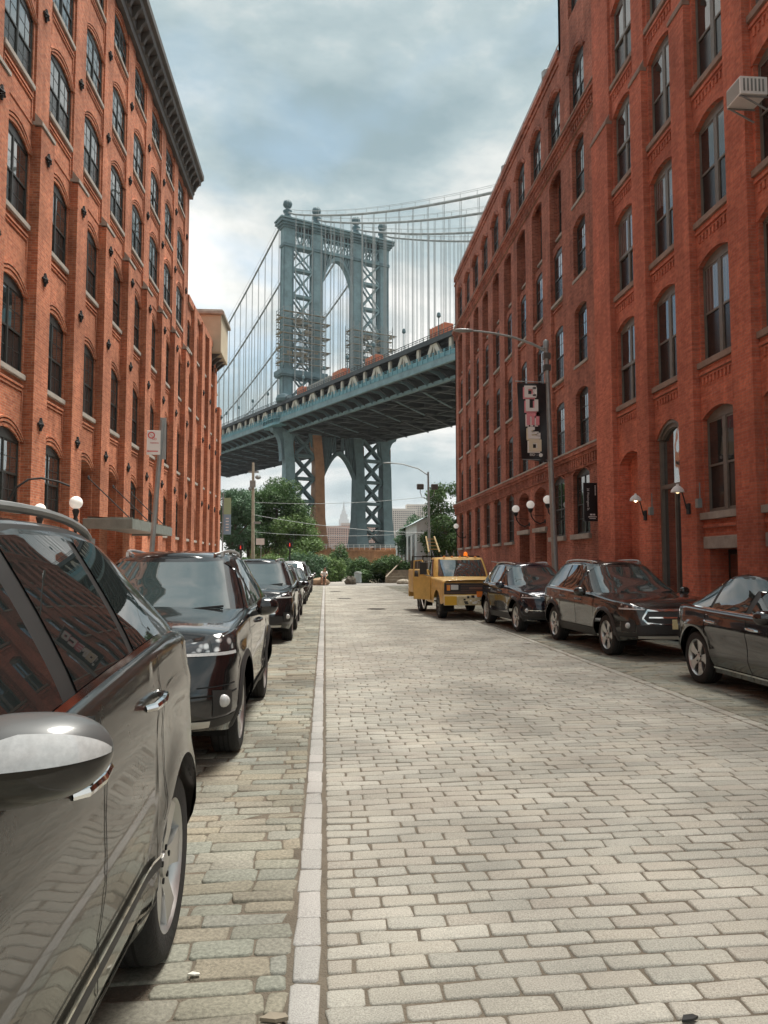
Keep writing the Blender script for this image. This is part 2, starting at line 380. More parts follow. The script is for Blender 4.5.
# wall anchors (cast iron stars)
A = MB()
for k in range(8):
    t = 2*PI*k/8; r = .19 if k % 2 == 0 else .12
    A.tube([(0.05,0,0),(.03,r*math.cos(t),r*math.sin(t))], [.05,.035], 6)
A.ball((.05,0,0), .075, 8); am = A.mesh('wall_anchor', M['iron'], smooth=True)
for y in pil[5:]:
    for z, d in ((5.55,0),(9.75,0),(13.3,0),(17.7,-.19),(20.95,-.19)):
        o = obj('wall_anchor', am, left, Vector(PL(y+.53, z, d))-Vector(LOFF))
for y, zt in low[1:]:
    for z in (5.55, 9.75, 12.9): obj('wall_anchor', am, left, Vector(PL(y, z, 0))-Vector(LOFF))
# windows
KL = []
for r, (zs, zsp, rise) in enumerate(rowsL):
    KL.append(WinKit(1, 1.98, zsp-zs, rise, 'L', M['frameD'], M['glass'], M['glassD'] if r < 4 else M['glass'], M['stone'], .12, .05, .05))
for k, y in enumerate(pil):
    s0, s1 = y+1.06, y+pit
    if s1 > 46.2 or s1 < 13: continue
    sc = (s0+s1)/2
    for r, (zs, zsp, rise) in enumerate(rowsL):
        if r == 0 and 25.5 < sc < 31.2: continue
        KL[r].put(PL, left, sc, zs, (-.27 if r < 3 else -.25)-.04, LOFF)
K2 = {r: WinKit(1, 1.44, (16.2-14.6 if r == 3 else rowsL[r][1]-rowsL[r][0]), rowsL[r][2], 'B', M['frameD'], M['glass'], M['glassD'], M['stone'], .2, .05) for r in range(4)}
for i, (y, zt) in enumerate(low):
    s0 = (Y0 if i == 0 else low[i-1][0]+.55); s1 = y-.55; sc = (s0+s1)/2
    for r in range(4): K2[r].put(PL, left, sc, 14.6 if r == 3 else rowsL[r][0], rd-.1, LOFF)
# two arched doorways below the canopy
for y in (pil[10], pil[11]):
    sc = y+(1.06+pit)/2
    D = MB(); fbox(D, PL, sc-.8, sc+.8, .15, 3.0, -1.22, -1.16); fbox(D, PL, sc-.86, sc+.86, 3.0, 3.12, -1.24, -1.1); fbox(D, PL, sc-.03, sc+.03, .15, 3.0, -1.16, -1.12)
    for q in (-.42, .42): fbox(D, PL, sc+q-.25, sc+q+.25, 1.3, 2.7, -1.158, -1.15, 1)
    d = D.build('door', [M['frameD'], M['glass']], left, LOFF)
    H = MB(); H.tube([PL(sc-.1,1.0,-1.1), PL(sc-.1,1.5,-1.1)], .015, 6); H.build('handle', M['galv'], d, LOFF)
    T = MB(); A_ = arch(sc-.86, sc+.86, 4.95, .25)
    for i in range(len(A_)-1): T.add([PL(A_[i][0],3.12,-1.2), PL(A_[i+1][0],3.12,-1.2), PL(*A_[i+1],-1.2), PL(*A_[i],-1.2)], [(0,1,2,3)])
    fbox(T, PL, sc-.03, sc+.03, 3.12, 5.1, -1.2, -1.15, 1)
    T.build('transom_window', [M['glassD'], M['frameD']], left, LOFF)
# cornice with brackets
C = MB(); ys, ye = pil[0]-.2, 46.3
prof = [(-1.05,23.75),(-.02,23.75),(.0,24.0),(.06,24.05),(.06,24.55),(.42,24.62),(.45,24.85),(.6,24.95),(.62,25.2),(.55,25.28),(-1.05,25.28)]
C.prism([PL(ys, z, d) for d, z in prof], (0, ye-ys, 0))
cor = C.build('cornice', M['cornice'], left, LOFF)
Bk = MB(); Bk.prism([(0,0,0),(.34,0,0),(.36,0,-.12),(.2,0,-.3),(.1,0,-.52),(0,0,-.56)], (0,.2,0)); bm_ = Bk.mesh('bracket', M['cornice'])
for i in range(58):
    y = 45.9-.78*i
    if y < 2: break
    obj('bracket', bm_, cor, Vector(PL(y-.1, 24.62, .06))-Vector(LOFF))
# tan hoist-way box hanging at the far end
hb = thing('roof_bulkhead', 'beige metal-clad box hanging from the far top corner of the orange brick loft', 'bulkhead', (-8.6, 57.7, 16.7))
HB = MB(); HB.box(-9.6, -7.62, 55.8, 59.6, 16.95, 19.75); HB.build('box_body', M['tan'], hb, (-8.6,57.7,16.7), bevel=.05)
HB = MB(); HB.box(-9.8, -7.42, 55.6, 59.8, 19.75, 20.0); HB.box(-9.7, -7.52, 55.7, 59.7, 20.0, 20.12); HB.build('box_cap', M['stone'], hb, (-8.6,57.7,16.7), bevel=.04)
HB = MB()
for y in (56.2, 57.3, 58.4, 59.2): HB.prism([(-9.2,y,16.95),(-7.75,y,16.95),(-8.6,y,16.2),(-9.2,y,16.2)], (0,.2,0))
HB.build('bracket', M['cornice'], hb, (-8.6,57.7,16.7))
# canopy
can = thing('entrance_canopy', 'flat grey-green metal canopy hung on rods over the loft doorways', 'canopy', (-8.1,29.8,3.0))
CO = (-8.1,29.8,3.0); C = MB()
C.box(-8.1,-6.5,26.5,33.1,2.86,3.0); C.box(-6.58,-6.46,26.42,33.18,2.78,3.12); C.box(-8.1,-6.58,26.42,26.52,2.78,3.12); C.box(-8.1,-6.58,33.08,33.18,2.78,3.12)
C.build('canopy_frame', M['canopy'], can, CO, bevel=.01)
C = MB(); C.add([(-8.08,26.5,3.22),(-6.5,26.5,3.10),(-6.5,33.1,3.10),(-8.08,33.1,3.22)], [(0,1,2,3)])
for i in range(9): C.box(-8.0,-6.5,26.6+.8*i,26.64+.8*i,3.12,3.18)
C.build('canopy_roof', pm('canopy_top', (.24,.26,.23), .4, var=.2), can, CO)
for y in (26.9, 30.0, 32.8):
    C = MB(); C.tube([(-8.1,y,4.55),(-6.6,y,3.1)], .022, 6); C.lathe([(.07,0),(.07,.04)], 8, (-8.1,y,4.55), 'x'); C.build('support_rod', M['iron'], can, CO)
# post lamps and gooseneck
def post_lamp(x, y, zc, label, r=.17, name='globe_lamp', grp=None):
    t = thing(name, label, 'lamp', (x,y,.13), group=grp)
    b = MB(); b.lathe([(.14,0),(.14,.12),(.09,.2),(.06,.5),(.045,.6),(.045,zc-.55-.13),(.08,zc-.5-.13),(.05,zc-.4-.13),(.1,zc-.22-.13),(.05,zc-.17-.13)], 12)
    b.build('lamp_post', M['iron'], t, smooth=True, angle=50)
    g = MB(); g.ball((0,0,zc-.13), r, 20); g.build('globe', M['globe'], t, smooth=True, angle=180)
    return t
post_lamp(-6.9, 21.9, 3.3, 'round white globe lamp on a black post in front of the canopy', .18)
post_lamp(-7.4, 20.6, 3.02, 'white globe lamp half hidden behind the nearest car roof, under the gooseneck arm', .15)
gl = thing('gooseneck_arm', 'black curved gooseneck pipe arching out from the left brick facade', 'light arm', (-8.1,20.6,2.6))
g = MB(); g.tube([(-8.4,21.0,3.2),(-8.2,21.0,3.6),(-7.9,21.1,3.85),(-7.6,21.2,3.9),(-7.2,21.4,3.82),(-6.95,21.5,3.72)], .03, 8)
g.build('arm_pipe', M['iron'], gl, (-8.1,20.6,2.6), smooth=True)

# ---- right: red brick building with projecting pilasters
RX = 9.9
PR = lambda s, z, d: (RX-d, s, z)
ROFF = (RX, 18., 0)
red = thing('brick_building', 'red painted brick building with deep pilasters at the right edge, nearest on that side', 'building', ROFF)
pr = [(25.72,27.3)] + [(25.72-2.93*k-.0-2.0-.9+.0, 25.72-2.93*k-2.0) for k in range(9)]
pr = [(25.72,27.3)] + [(22.75-2.9*k, 23.66-2.9*k) for k in range(9)]
rowsR = [(7.0,9.6,.24),(10.88,13.42,.24),(14.7,17.3,.24),(18.56,21.15,.24),(22.4,25.0,.24)]
levR = [6.3, 10.15, 14.0, 17.85, 21.7, 25.8]
B = MB(); dR = -.19; KR = {}
for st, bl in (('T', 'glassC'), ('R', 'glassC')):
    KR[st] = [WinKit(-1, 1.74, zsp-zs, rise, st, M['frameR'], M[bl], M['glassD'], M['stoneR'], .19, .04, .12, .16) for zs, zsp, rise in rowsR]
for i in range(len(pr)):
    a, b = pr[i]
    fbox(B, PR, a, b, .13, 17.25, -.8, 0); fbox(B, PR, a, b, 17.25, 28.5, -.8, -.1)
    if i+1 >= len(pr): break
    s0, s1 = pr[i+1][1], a; sc = (s0+s1)/2; w = .87
    for r, (zs, zsp, rise) in enumerate(rowsR):
        wall_open(B, PR, s0, s1, levR[r], levR[r+1], sc-w, sc+w, zs, zsp, rise, dR, .2)
        arch_band(B, PR, sc-w, sc+w, zsp, rise, .0, .1, dR-.02, dR+.03)
        fbox(B, PR, s0+.08, s1-.08, zs-.36, zs-.28, dR-.02, dR+.07); fbox(B, PR, s0+.2, s1-.2, zs-.44, zs-.4, dR-.02, dR+.04)
        for q in range(9):
            x = s0+.22+q*(s1-s0-.5)/8.; fbox(B, PR, x, x+.09, zs-.62, zs-.44, dR-.02, dR+.035)
        if sc > 3: KR['T' if i == 0 else 'R'][r].put(PR, red, sc, zs, dR-.11, ROFF)
    # street level
    if i == 0:      # blind arch with narrow door
        wall_open(B, PR, s0, s1, .13, 6.3, s0+.12, s1-.12, .13, 5.0, .35, dR, .35)
        A_ = arch(s0+.12, s1-.12, 5.0, .35)
        fbox(B, PR, s0+.95, s1-.1, .13, 5.4, dR-.5, dR-.35); fbox(B, PR, s0+.1, s0+.95, 3.4, 5.4, dR-.5, dR-.35)
        D = MB(); fbox(D, PR, s0+.12, s0+.95, .15, 3.4, dR-.55, dR-.48); fbox(D, PR, s0+.2, s0+.85, 2.5, 3.25, dR-.48, dR-.47, 1)
        d = D.build('door', [M['frameD'], M['glass']], red, ROFF)
    elif i == 1:    # tall arched entrance
        wall_open(B, PR, s0, s1, .13, 6.3, s0+.06, s1-.06, .13, 5.35, .5, dR, .5)
        D = MB(); a0, a1 = s0+.06, s1-.06
        fbox(D, PR, a0, a0+.1, .13, 5.35, dR-.27, dR-.1); fbox(D, PR, a1-.1, a1, .13, 5.35, dR-.27, dR-.1)
        fbox(D, PR, a0+.1, a1-.1, .13, .55, dR-.27, dR-.12); fbox(D, PR, a0+.1, a1-.1, 3.85, 3.97, dR-.27, dR-.11)
        fbox(D, PR, (a0+a1)/2-.03, (a0+a1)/2+.03, .55, 3.85, dR-.27, dR-.13)
        for t0, t1, o_ in ((-.22,-.1,-.1),(-.1,.0,-.04)): arch_band(D, PR, a0, a1, 5.35, .5, t0, t1, dR-.5, dR+o_, 0)
        d = D.build('entrance_door', M['frameR'], red, ROFF)
        G = MB(); A_ = arch(a0+.05, a1-.05, 5.2, .5)
        for j in range(len(A_)-1): G.add([PR(A_[j][0],.55,dR-.2), PR(A_[j+1][0],.55,dR-.2), PR(*A_[j+1],dR-.2), PR(*A_[j],dR-.2)], [(0,1,2,3)])
        G.build('pane', M['glass'], d)
        d.children[0].location = Vector((0,0,0))-Vector(ROFF)
    else:
        wall_open(B, PR, s0, s1, 2.35, 6.3, sc-w, sc+w, 2.95, 5.45, .24, dR, .2)
        arch_band(B, PR, sc-w, sc+w, 5.45, .24, .0, .1, dR-.02, dR+.03)
        wall_open(B, PR, s0, s1, .13, 2.35, sc-.72, sc+.72, .13, 2.0, 0.001, dR, .6)
        fbox(B, PR, s0+.08, s1-.08, 2.55, 2.63, dR-.02, dR+.07)
        if sc > 9:
            k = WinKit(-1, 1.74, 2.5, .24, 'R', M['frameR'], M['glassC'], M['glassD'], M['stone'], .22, .04, .12, .18); k.put(PR, red, sc, 2.95, dR-.11, ROFF)
            Lt = MB(); fbox(Lt, PR, sc-.95, sc+.95, 2.0, 2.32, dR-.1, dR+.05); Lt.build('lintel', M['stone'], red, ROFF, bevel=.015)
            D = MB(); fbox(D, PR, sc-.7, sc+.7, .15, 1.98, dR-.55, dR-.5); fbox(D, PR, sc-.05, sc+.05, .15, 1.98, dR-.5, dR-.44)
            for q in (-.38,.38): fbox(D, PR, sc+q-.2, sc+q+.2, .5, 1.85, dR-.5, dR-.49, 1)
            D.build('basement_door', [M['frameD'], M['glass']], red, ROFF)
B.box(RX+.8, RX+15, -3.0, 27.3, 0, 28.5)
B.build('wall', M['brickR'], red, ROFF)
for a, b in pr:
    C = MB(); fbox(C, PR, a-.02, b+.02, 17.22, 17.34, -.25, .04); C.prism([PR(a-.01,17.34,.03), PR(a-.01,17.34,-.1), PR(a-.01,17.6,-.1)], (0,b-a+.02,0)); C.build('cap_stone', M['stoneR'], red, ROFF)
C = MB(); fbox(C, PR, -3, 27.32, 28.5, 29.2, -.4, .25); C.build('cornice', M['cornice'], red, ROFF)
# air conditioner
ac = thing('air_conditioner', 'white window air conditioner on a bracket high on the red facade', 'air conditioner', (9.6,16.0,12.2))
A = MB(); A.box(9.33,9.98,16.1,16.7,12.24,12.66); A.build('case', M['white'], ac, (9.6,16.0,12.2), bevel=.015)
A = MB()
for i in range(9): A.box(9.322,9.33,16.14,16.7,12.28+.04*i,12.295+.04*i)
for i in range(6): A.box(9.4+.09*i,9.44+.09*i,16.09,16.1,12.31,12.6)
A.build('grille', M['frameG'], ac, (9.6,16.0,12.2))
for y in (16.16, 16.68): A = MB(); A.beam((9.4,y,12.22),(9.98,y,11.92),.03,.03); A.beam((9.33,y,12.22),(10.0,y,12.22),.03,.03); A.build('bracket', M['galv'], ac, (9.6,16.0,12.2))

# ---- right: brown brick building further on
BX = 10.3
PB = lambda s, z, d: (BX-d, s, z)
BOFF = (BX, 44., 0)
brn = thing('brick_building', 'long brown brick warehouse with two corbelled belt courses, further along on the right', 'building', BOFF)
cen = [30.0,33.15,36.2,39.25,42.3,45.35,48.45,51.5,54.6,57.7]
rowsB = [(6.35,8.55,.2),(9.75,12.0,.2),(13.37,15.6,.2),(16.56,19.0,.22)]
levB = [6.25, 9.2, 12.75, 16.1, 19.45]
B = MB()
edges = [27.3] + [(cen[i]+cen[i+1])/2 for i in range(9)] + [60.0]
KB = [WinKit(-1, 1.52, zsp-zs, rise, 'B', M['frameD'], M['glassB'], M['glassD'], M['stone'], .18, .04, .12, .12) for zs, zsp, rise in rowsB]
KB1 = [WinKit(-1, 1.5, zsp-zs, rise, 'B', M['frameD'], M['glassB'], M['glassD'], M['stone'], .22, .04, .1, .12) for zs, zsp, rise in rowsB]
KT = WinKit(-1, 1.8, 2.2, .42, 'L', M['frameD'], M['glassB'], M['glassD'], None, 0, 0)
KG = WinKit(-1, 1.7, 2.45, .25, 'L', M['frameD'], M['glassB'], M['glassD'], M['stone'], .3, .05, .12, .14)
KGW = WinKit(-1, 2.0, 2.45, .25, 'L', M['frameD'], M['glassB'], M['glassD'], M['stone'], .3, .05, .14, .2)
for i, c in enumerate(cen):
    e0, e1 = edges[i], edges[i+1]; first = i == 0; hw = .78
    if first:
        hw = .75
        for r, (zs, zsp, rise) in enumerate(rowsB):
            wall_open(B, PB, e0, e1, levB[r], levB[r+1], c-hw, c+hw, zs, zsp, rise, 0, .3); KB1[r].put(PB, brn, c, zs, -.18, BOFF)
    else:
        r0, r1 = c-.88, c+.88; dd = -.13
        fbox(B, PB, e0, r0, 6.25, 19.2, -.7, 0); fbox(B, PB, r1, e1, 6.25, 19.2, -.6, 0)
        A_ = arch(r0, r1, 19.0, .25)
        for j in range(len(A_)-1): B.add([PB(*A_[j],0), PB(*A_[j+1],0), PB(A_[j+1][0],19.45,0), PB(A_[j][0],19.45,0), PB(*A_[j],dd), PB(*A_[j+1],dd)], [(0,1,2,3),(0,1,5,4)])
        fbox(B, PB, e0, r0, 19.2, 19.45, -.6, 0); fbox(B, PB, r1, e1, 19.2, 19.45, -.6, 0)
        for r, (zs, zsp, rise) in enumerate(rowsB):
            d_ = dd if r < 3 else dd-.25
            wall_open(B, PB, r0, r1, levB[r], levB[r+1], c-.76, c+.76, zs, zsp, rise, d_, .2); KB[r].put(PB, brn, c, zs, d_-.05, BOFF)
            if r < 3: fbox(B, PB, r0, r1, zs-.35, zs-.28, dd-.02, dd+.06)
    # top storey
    ztop = 24.4 if i > 0 else 24.4
    wall_open(B, PB, e0, e1, 19.45, 24.3, c-.9, c+.9, 20.35, 22.55, .42, 0, .3); KT.put(PB, brn, c, 20.35, -.15, BOFF)
    for t0, t1, o_ in ((.0,.12,.05),(.12,.22,.09)): arch_band(B, PB, c-.9, c+.9, 22.55, .42, t0, t1, -.02, o_)
    # ground storey
    if i in (2, 3):
        q0, q1 = c-1.0, c+1.0
        wall_open(B, PB, e0, e1, .13, 6.25, q0, q1, .13, 5.0, .28, 0, 1.0)
        fbox(B, PB, q0, q1, 3.35, 5.3, -.8, -.45)
    else:
        w = 1.0 if i < 2 else .85; c2 = c+(.25 if i < 2 else 0)
        zs = 2.8
        wall_open(B, PB, e0, e1, .13, 6.25, c2-w, c2+w, zs, 5.25, .25, 0, .3); (KGW if i < 2 else KG).put(PB, brn, c2, zs, -.16, BOFF)
        arch_band(B, PB, c2-w, c2+w, 5.25, .25, 0, .12, -.02, .04)
# raised first bay (stair tower)
wall_open(B, PB, 27.3, 32.3, 24.3, 29.0, 29.1, 30.9, 24.9, 27.3, .3, 0, .3); KT.put(PB, brn, 30.0, 24.9, -.15, BOFF)
B.box(BX, BX+5, 32.0, 32.3, 24.3, 29.0); B.box(BX+.5, BX+14, 27.3, 32.0, 0, 29.0); B.box(BX+1.1, BX+14, 32.0, 60.0, 0, 24.2); B.box(BX, BX+1.1, 59.7, 60.0, .13, 24.4)
fbox(B, PB, 32.3, 60.0, 24.2, 24.55, -.4, .08); fbox(B, PB, 32.3, 60.0, 23.85, 23.95, -.05, .06)
B.build('wall', M['brickB'], brn, BOFF)
def belt(z0, z1, top, n, name='belt_course'):
    C = MB()
    fbox(C, PB, 27.32, 60.05, z0, z0+.08, -.02, .08); fbox(C, PB, 27.32, 60.05, z1-.16, z1, -.02, .24); fbox(C, PB, 27.32, 60.05, z1-.28, z1-.16, -.02, .16)
    y = 27.4
    while y < 60:
        fbox(C, PB, y, y+.14, z0+.08, z1-.28, -.02, .12); y += .28
    fbox(C, PB, 27.32, 60.07, z1, z1+.07, -.02, .28, 1)
    C.build(name, [M['brickB'], top], brn, BOFF)
belt(5.45, 6.18, M['stone'], 0); belt(19.42, 20.05, M['stoneR'], 0)
for c in (36.2, 39.25):
    Lt = MB(); fbox(Lt, PB, c-1.12, c+1.12, 3.12, 3.34, -.46, .12); Lt.build('lintel', M['stone'], brn, BOFF, bevel=.02)
    D = MB(); fbox(D, PB, c-.98, c+.98, .15, 3.1, -.98, -.92); fbox(D, PB, c-.03, c+.03, .15, 3.1, -.92, -.88)
    for q in (-.5,.5): fbox(D, PB, c+q-.32, c+q+.32, .9, 2.7, -.92, -.91, 1)
    D.build('door', [M['frameD'], M['glass']], brn, BOFF)
# roof edge rail and vents
rr = MB()
for i in range(10): rr.beam((BX+.15,33+i*3,24.5),(BX+.15,33+i*3,25.2),.04,.04)
rr.tube([(BX+.15,32.4,25.15),(BX+.15,60,25.15)], .025, 5); rr.build('roof_rail', M['galv'], brn, BOFF)
for y, s_ in ((35.5,.5),(44.5,.4)):
    v = thing('roof_vent', 'small grey metal vent on the brown warehouse roof edge, the %s one' % ('nearer and larger' if s_ == .5 else 'farther and smaller'), 'vent', (BX+.5,y,24.5))
    b = MB(); b.lathe([(s_*.4,0),(s_*.4,.8),(s_*.7,.85),(s_*.7,1.15),(s_*.3,1.3)], 10); b.build('vent_pipe', M['galv'], v, smooth=True)
# globe sconces on the brown building
for (y, lab) in ((38.2,'farthest of the three beside the warehouse doors'),(35.4,'middle of the three, between the warehouse doors'),(32.6,'nearest of the three beside the warehouse doors'),(56.0,'on its own near the far corner of the brown warehouse')):
    t = thing('globe_lamp', 'white globe lamp, '+lab, 'lamp', (BX,y,3.6), group='globe lamps on the brown warehouse')
    b = MB(); b.tube([(0,0,0),(-.25,0,-.12),(-.5,0,.0),(-.66,0,.22),(-.7,0,.45),(-.7,0,.55)], .03, 8); b.lathe([(.12,-.02),(.1,0)], 10, (0,0,0), 'x'); b.lathe([(.05,.4),(.12,.52),(.12,.6)], 10, (-.7,0,0)); b.beam((0,0,.25),(-.66,0,.3),.02,.02); b.build('lamp_bracket', M['iron'], t, smooth=True)
    g = MB(); g.ball((-.7,0,.78), .19, 20); g.build('globe', M['globe'], t, smooth=True, angle=180)
# dome sconces on the red building
for y, lab in ((23.1,'lit dome wall lamp beside the narrow door on the red building'),(20.25,'dome wall lamp in front of the tall arched entrance')):
    t = thing('wall_lamp', lab, 'lamp', (9.9,y,3.1), group='dome wall lamps')
    b = MB(); b.tube([(0,0,0),(-.08,0,.0),(-.15,0,.3),(-.25,0,.62),(-.32,0,.66)], .018, 6); b.box(-.05,0,-.08,.08,-.15,.15); b.build('lamp_bracket', M['iron'], t, smooth=True)
    b = MB(); b.lathe([(.18,.45),(.165,.52),(.11,.59),(.04,.64),(.03,.68)], 16, (-.32,0,0)); b.build('lamp_shade', M['white'], t, smooth=True)
    b = MB(); b.ball((-.32,0,.46), .05, 10); b.build('bulb', pm('bulb', (1,.75,.42), .4, emit=(4 if y > 22 else .6)), t, smooth=True, angle=180)
for y, z in ((19.6,3.2),(22.1+.5,3.2)):
    t = thing('wall_box', 'small grey conduit box on the red pilaster at %s the arched entrance' % ('the near side of' if y < 20 else 'the far side of'), 'utility box', (9.9,y,z))
    b = MB(); b.box(-.12,0,-.08,.08,-.12,.12); b.build('case', M['frameG'], t, bevel=.01)
    b = MB(); b.tube([(-.02,0,.12),(-.02,0,.55)], .015, 6); b.build('conduit', M['frameG'], t)
# projecting address sign
sg = thing('blade_sign', 'black vertical blade sign with white street address, projecting beside a warehouse window', 'sign', (10.3,28.2,3.2))
b = MB(); b.box(-.62,-.1,-.05,.05,0,1.45); b.build('sign_panel', pm('sign_black', (.012,.012,.014), .4), sg, bevel=.008)
b = MB(); b.beam((0,0,.2),(-.1,0,.2),.03,.03); b.beam((0,0,1.25),(-.1,0,1.25),.03,.03); b.build('bracket', M['iron'], sg)
wht = pm('sign_white', (.8,.8,.8), .5)
o = obj('lettering', text_mesh('25 Washington St.', .115, wht, .002), sg, (-.46,-.055,.82)); o.rotation_euler = (R(90), R(90), 0)
b = MB()
for i in range(7): b.box(-.2,-.16,-.054,-.05,1.35-.055*i-.04,1.35-.055*i)
b.box(-.4,-.3,-.054,-.05,.22,.28); b.box(-.28,-.2,-.054,-.05,.22,.28); b.box(-.46,-.14,-.054,-.05,.15,.18); b.box(-.42,-.18,-.054,-.05,.09,.115)
b.build('small_print', wht, sg)
# ------------------------------------------------------------------ ground
def sheet(name, pts, z, mat, kind='structure', label=None, cat=None):
    b = MB(); b.add([(x, y, z) for x, y in pts], [tuple(range(len(pts)))]); o = b.build(name, mat)
    return tag(o, label or name.replace('_', ' '), cat or name.replace('_', ' '), kind=kind)
M['asph'] = pm('worn_asphalt', (.20,.19,.17), .9, var=.18, vscale=.7, bump=.4, bscale=60)
M['mortar'] = pm('joint_grit', (.155,.13,.098), .95, var=.25, vscale=4, bump=.8, bscale=90)
M['dirt'] = pm('park_ground', (.16,.14,.10), .95, var=.3, vscale=.5)
M['walk'] = pm('pavement_concrete', (.33,.31,.28), .85, var=.15, vscale=1.2, bump=.3, bscale=50)
M['kerbm'] = pm('kerb_granite', (.34,.34,.32), .8, var=.2, vscale=5, bump=.4, bscale=80)
sheet('ground', [(-2500,-300),(3000,-300),(3000,6000),(-2500,6000)], -.06, M['dirt'])
sheet('street_bed', [(-3.1,-12),(7.35,-12),(7.35,56.2),(-3.1,56.2)], -.008, M['mortar'])
sheet('cross_street', [(-60,56.2),(70,56.2),(70,64.5),(-60,64.5)], -.004, M['asph'])
sheet('river', [(-2000,262),(2500,262),(2500,1050),(-2000,1050)], -.03, pm('river_water', (.05,.07,.075), .12))
sheet('park_path', [(-1.8,64.5),(2.9,64.5),(3.6,84),(6,120),(-2,120),(-1.2,84)], .0, pm('path_concrete', (.30,.28,.25), .9, var=.15, vscale=.8))
def walkway(name, x0, x1, y0, y1, kx, lab):
    b = MB(); b.box(x0, x1, y0, y1, -.05, .13); o = b.build(name, M['walk']); tag(o, lab, 'pavement', kind='structure')
    k = MB(); y = y0
    while y < y1-.1:
        y2 = min(y+1.8, y1); k.box(kx-.09, kx+.09, y+.006, y2-.006, -.05, .138+random.uniform(-.004,.004)); y = y2
    o = k.build('kerb', M['kerbm'], bevel=.015); tag(o, 'granite kerb stones edging the '+lab, 'kerb', kind='structure')
walkway('pavement', -9.2, -3.1, -12, 56.0, -3.0, 'left pavement')
walkway('pavement', 7.4, 12.0, -12, 56.0, 7.3, 'right pavement')

def stones(x0, x1, y0, y1, lw, rh, gap, slant, jit, hj, keep=None, corner=.012, zoff=0., slope=0.):
    """setts laid in courses across the street; numpy arrays of verts and faces"""
    V = []; Fq = []
    n = 0; y = y0; row = 0
    oct_ = None
    while y < y1:
        h = rh*(1+random.uniform(-jit, jit)); x = x0 - (lw*.5 if row % 2 else 0) - random.uniform(0, lw*.3*(1 if jit > .1 else .15))
        while x < x1:
            w = lw*(1+random.uniform(-jit*1.4, jit*1.4)); a, b = max(x, x0), min(x+w, x1)
            if b-a > .05:
                V.append((a, b, y, y+h, random.gauss(0, hj)))
            x += w
        y += h; row += 1
    A = np.array(V); m = len(A)
    a, b, c, d, z = A.T
    g = gap/2*(1+rng.uniform(-.4,.5,m)); a = a+g; b = b-g; g2 = gap/2*(1+rng.uniform(-.4,.5,m)); c = c+g2; d = d-g2
    k = corner*(1+rng.uniform(-.3,.6,m))
    P = np.zeros((m, 16, 3))
    def ring(off, inset, zz):
        q = k
        xs = [a+q+inset*0, b-q, b-inset, b-inset, b-q, a+q, a+inset, a+inset]
        ys = [c+inset, c+inset, c+q, d-q, d-inset, d-inset, d-q, c+q]
        for i in range(8):
            P[:, off+i, 0] = xs[i] + rng.normal(0, .0022*(1+6*jit), m); P[:, off+i, 1] = ys[i] + rng.normal(0, .0018*(1+6*jit), m)
            P[:, off+i, 2] = zz
    ring(0, 0.0, -.03); ring(8, .0, 0.)
    P[:, 8:, 0:2] = P[:, :8, 0:2]
    P[:, :8, 2] = -.03
    # top ring: two rings -> shoulder and crown
    T = P[:, 8:].copy(); cx = (a+b)/2; cy = (c+d)/2
    T[:, :, 0] = cx[:, None] + (T[:, :, 0]-cx[:, None])*(1-.014/np.maximum(b-a, .05))[:, None]
    T[:, :, 1] = cy[:, None] + (T[:, :, 1]-cy[:, None])*(1-.022/np.maximum(d-c, .05))[:, None]
    tx = rng.normal(0, .012+hj, m); ty = rng.normal(0, .02+hj*2, m)
    tilt = lambda Q: (Q[:, :, 0]-cx[:, None])*tx[:, None] + (Q[:, :, 1]-cy[:, None])*ty[:, None]
    P[:, 8:, 2] = z[:, None] - .0045 + tilt(P[:, 8:]); T[:, :, 2] = z[:, None] + tilt(T) + rng.normal(0, .0008+hj*.25, (m, 8))
    ALL = np.concatenate([P, T], axis=1).reshape(-1, 3)
    ALL[:, 1] += slant*(ALL[:, 0]-x0)*1.0
    ALL[:, 2] += zoff
    if slope: ALL[:, 2] += slope*np.abs(ALL[:, 0]-2.2)
    base = (np.arange(m)*24)[:, None]
    q = []
    for i in range(8):
        j = (i+1) % 8
        q.append([i, j, 8+j, 8+i]); q.append([8+i, 8+j, 16+j, 16+i])
    q = np.array(q); quads = (base[:, :, None] + q[None]).reshape(-1, 4)
    octs = (base + np.arange(16, 24)[None])
    return ALL, quads, octs
def stone_object(name, parts, mat, label):
    Vs, Qs, Os, n = [], [], [], 0
    for v, q, o in parts: Vs.append(v); Qs.append(q+n); Os.append(o+n); n += len(v)
    V = np.concatenate(Vs); Q = np.concatenate(Qs); O = np.concatenate(Os)
    me = bpy.data.meshes.new(name); me.vertices.add(len(V)); me.vertices.foreach_set('co', V.ravel())
    nl = Q.size + O.size; me.loops.add(nl); me.loops.foreach_set('vertex_index', np.concatenate([Q.ravel(), O.ravel()]).astype(np.int32))
    np_ = len(Q)+len(O); me.polygons.add(np_)
    st = np.concatenate([np.arange(len(Q))*4, Q.size+np.arange(len(O))*8]).astype(np.int32)
    me.polygons.foreach_set('loop_start', st)
    me.update(calc_edges=True); me.validate(); me.materials.append(mat)
    o = obj(name, me); return tag(o, label, name.replace('_', ' '), kind='structure')
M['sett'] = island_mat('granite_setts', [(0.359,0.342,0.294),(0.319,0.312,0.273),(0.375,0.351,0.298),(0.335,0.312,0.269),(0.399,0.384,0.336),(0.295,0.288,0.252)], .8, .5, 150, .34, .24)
M['settOld'] = island_mat('old_setts', [(0.252,0.247,0.198),(0.215,0.220,0.186),(0.266,0.239,0.179),(0.229,0.239,0.201),(0.303,0.289,0.236),(0.192,0.186,0.152),(0.266,0.236,0.179),(0.244,0.251,0.220)], .8, .8, 60, .30, .30)
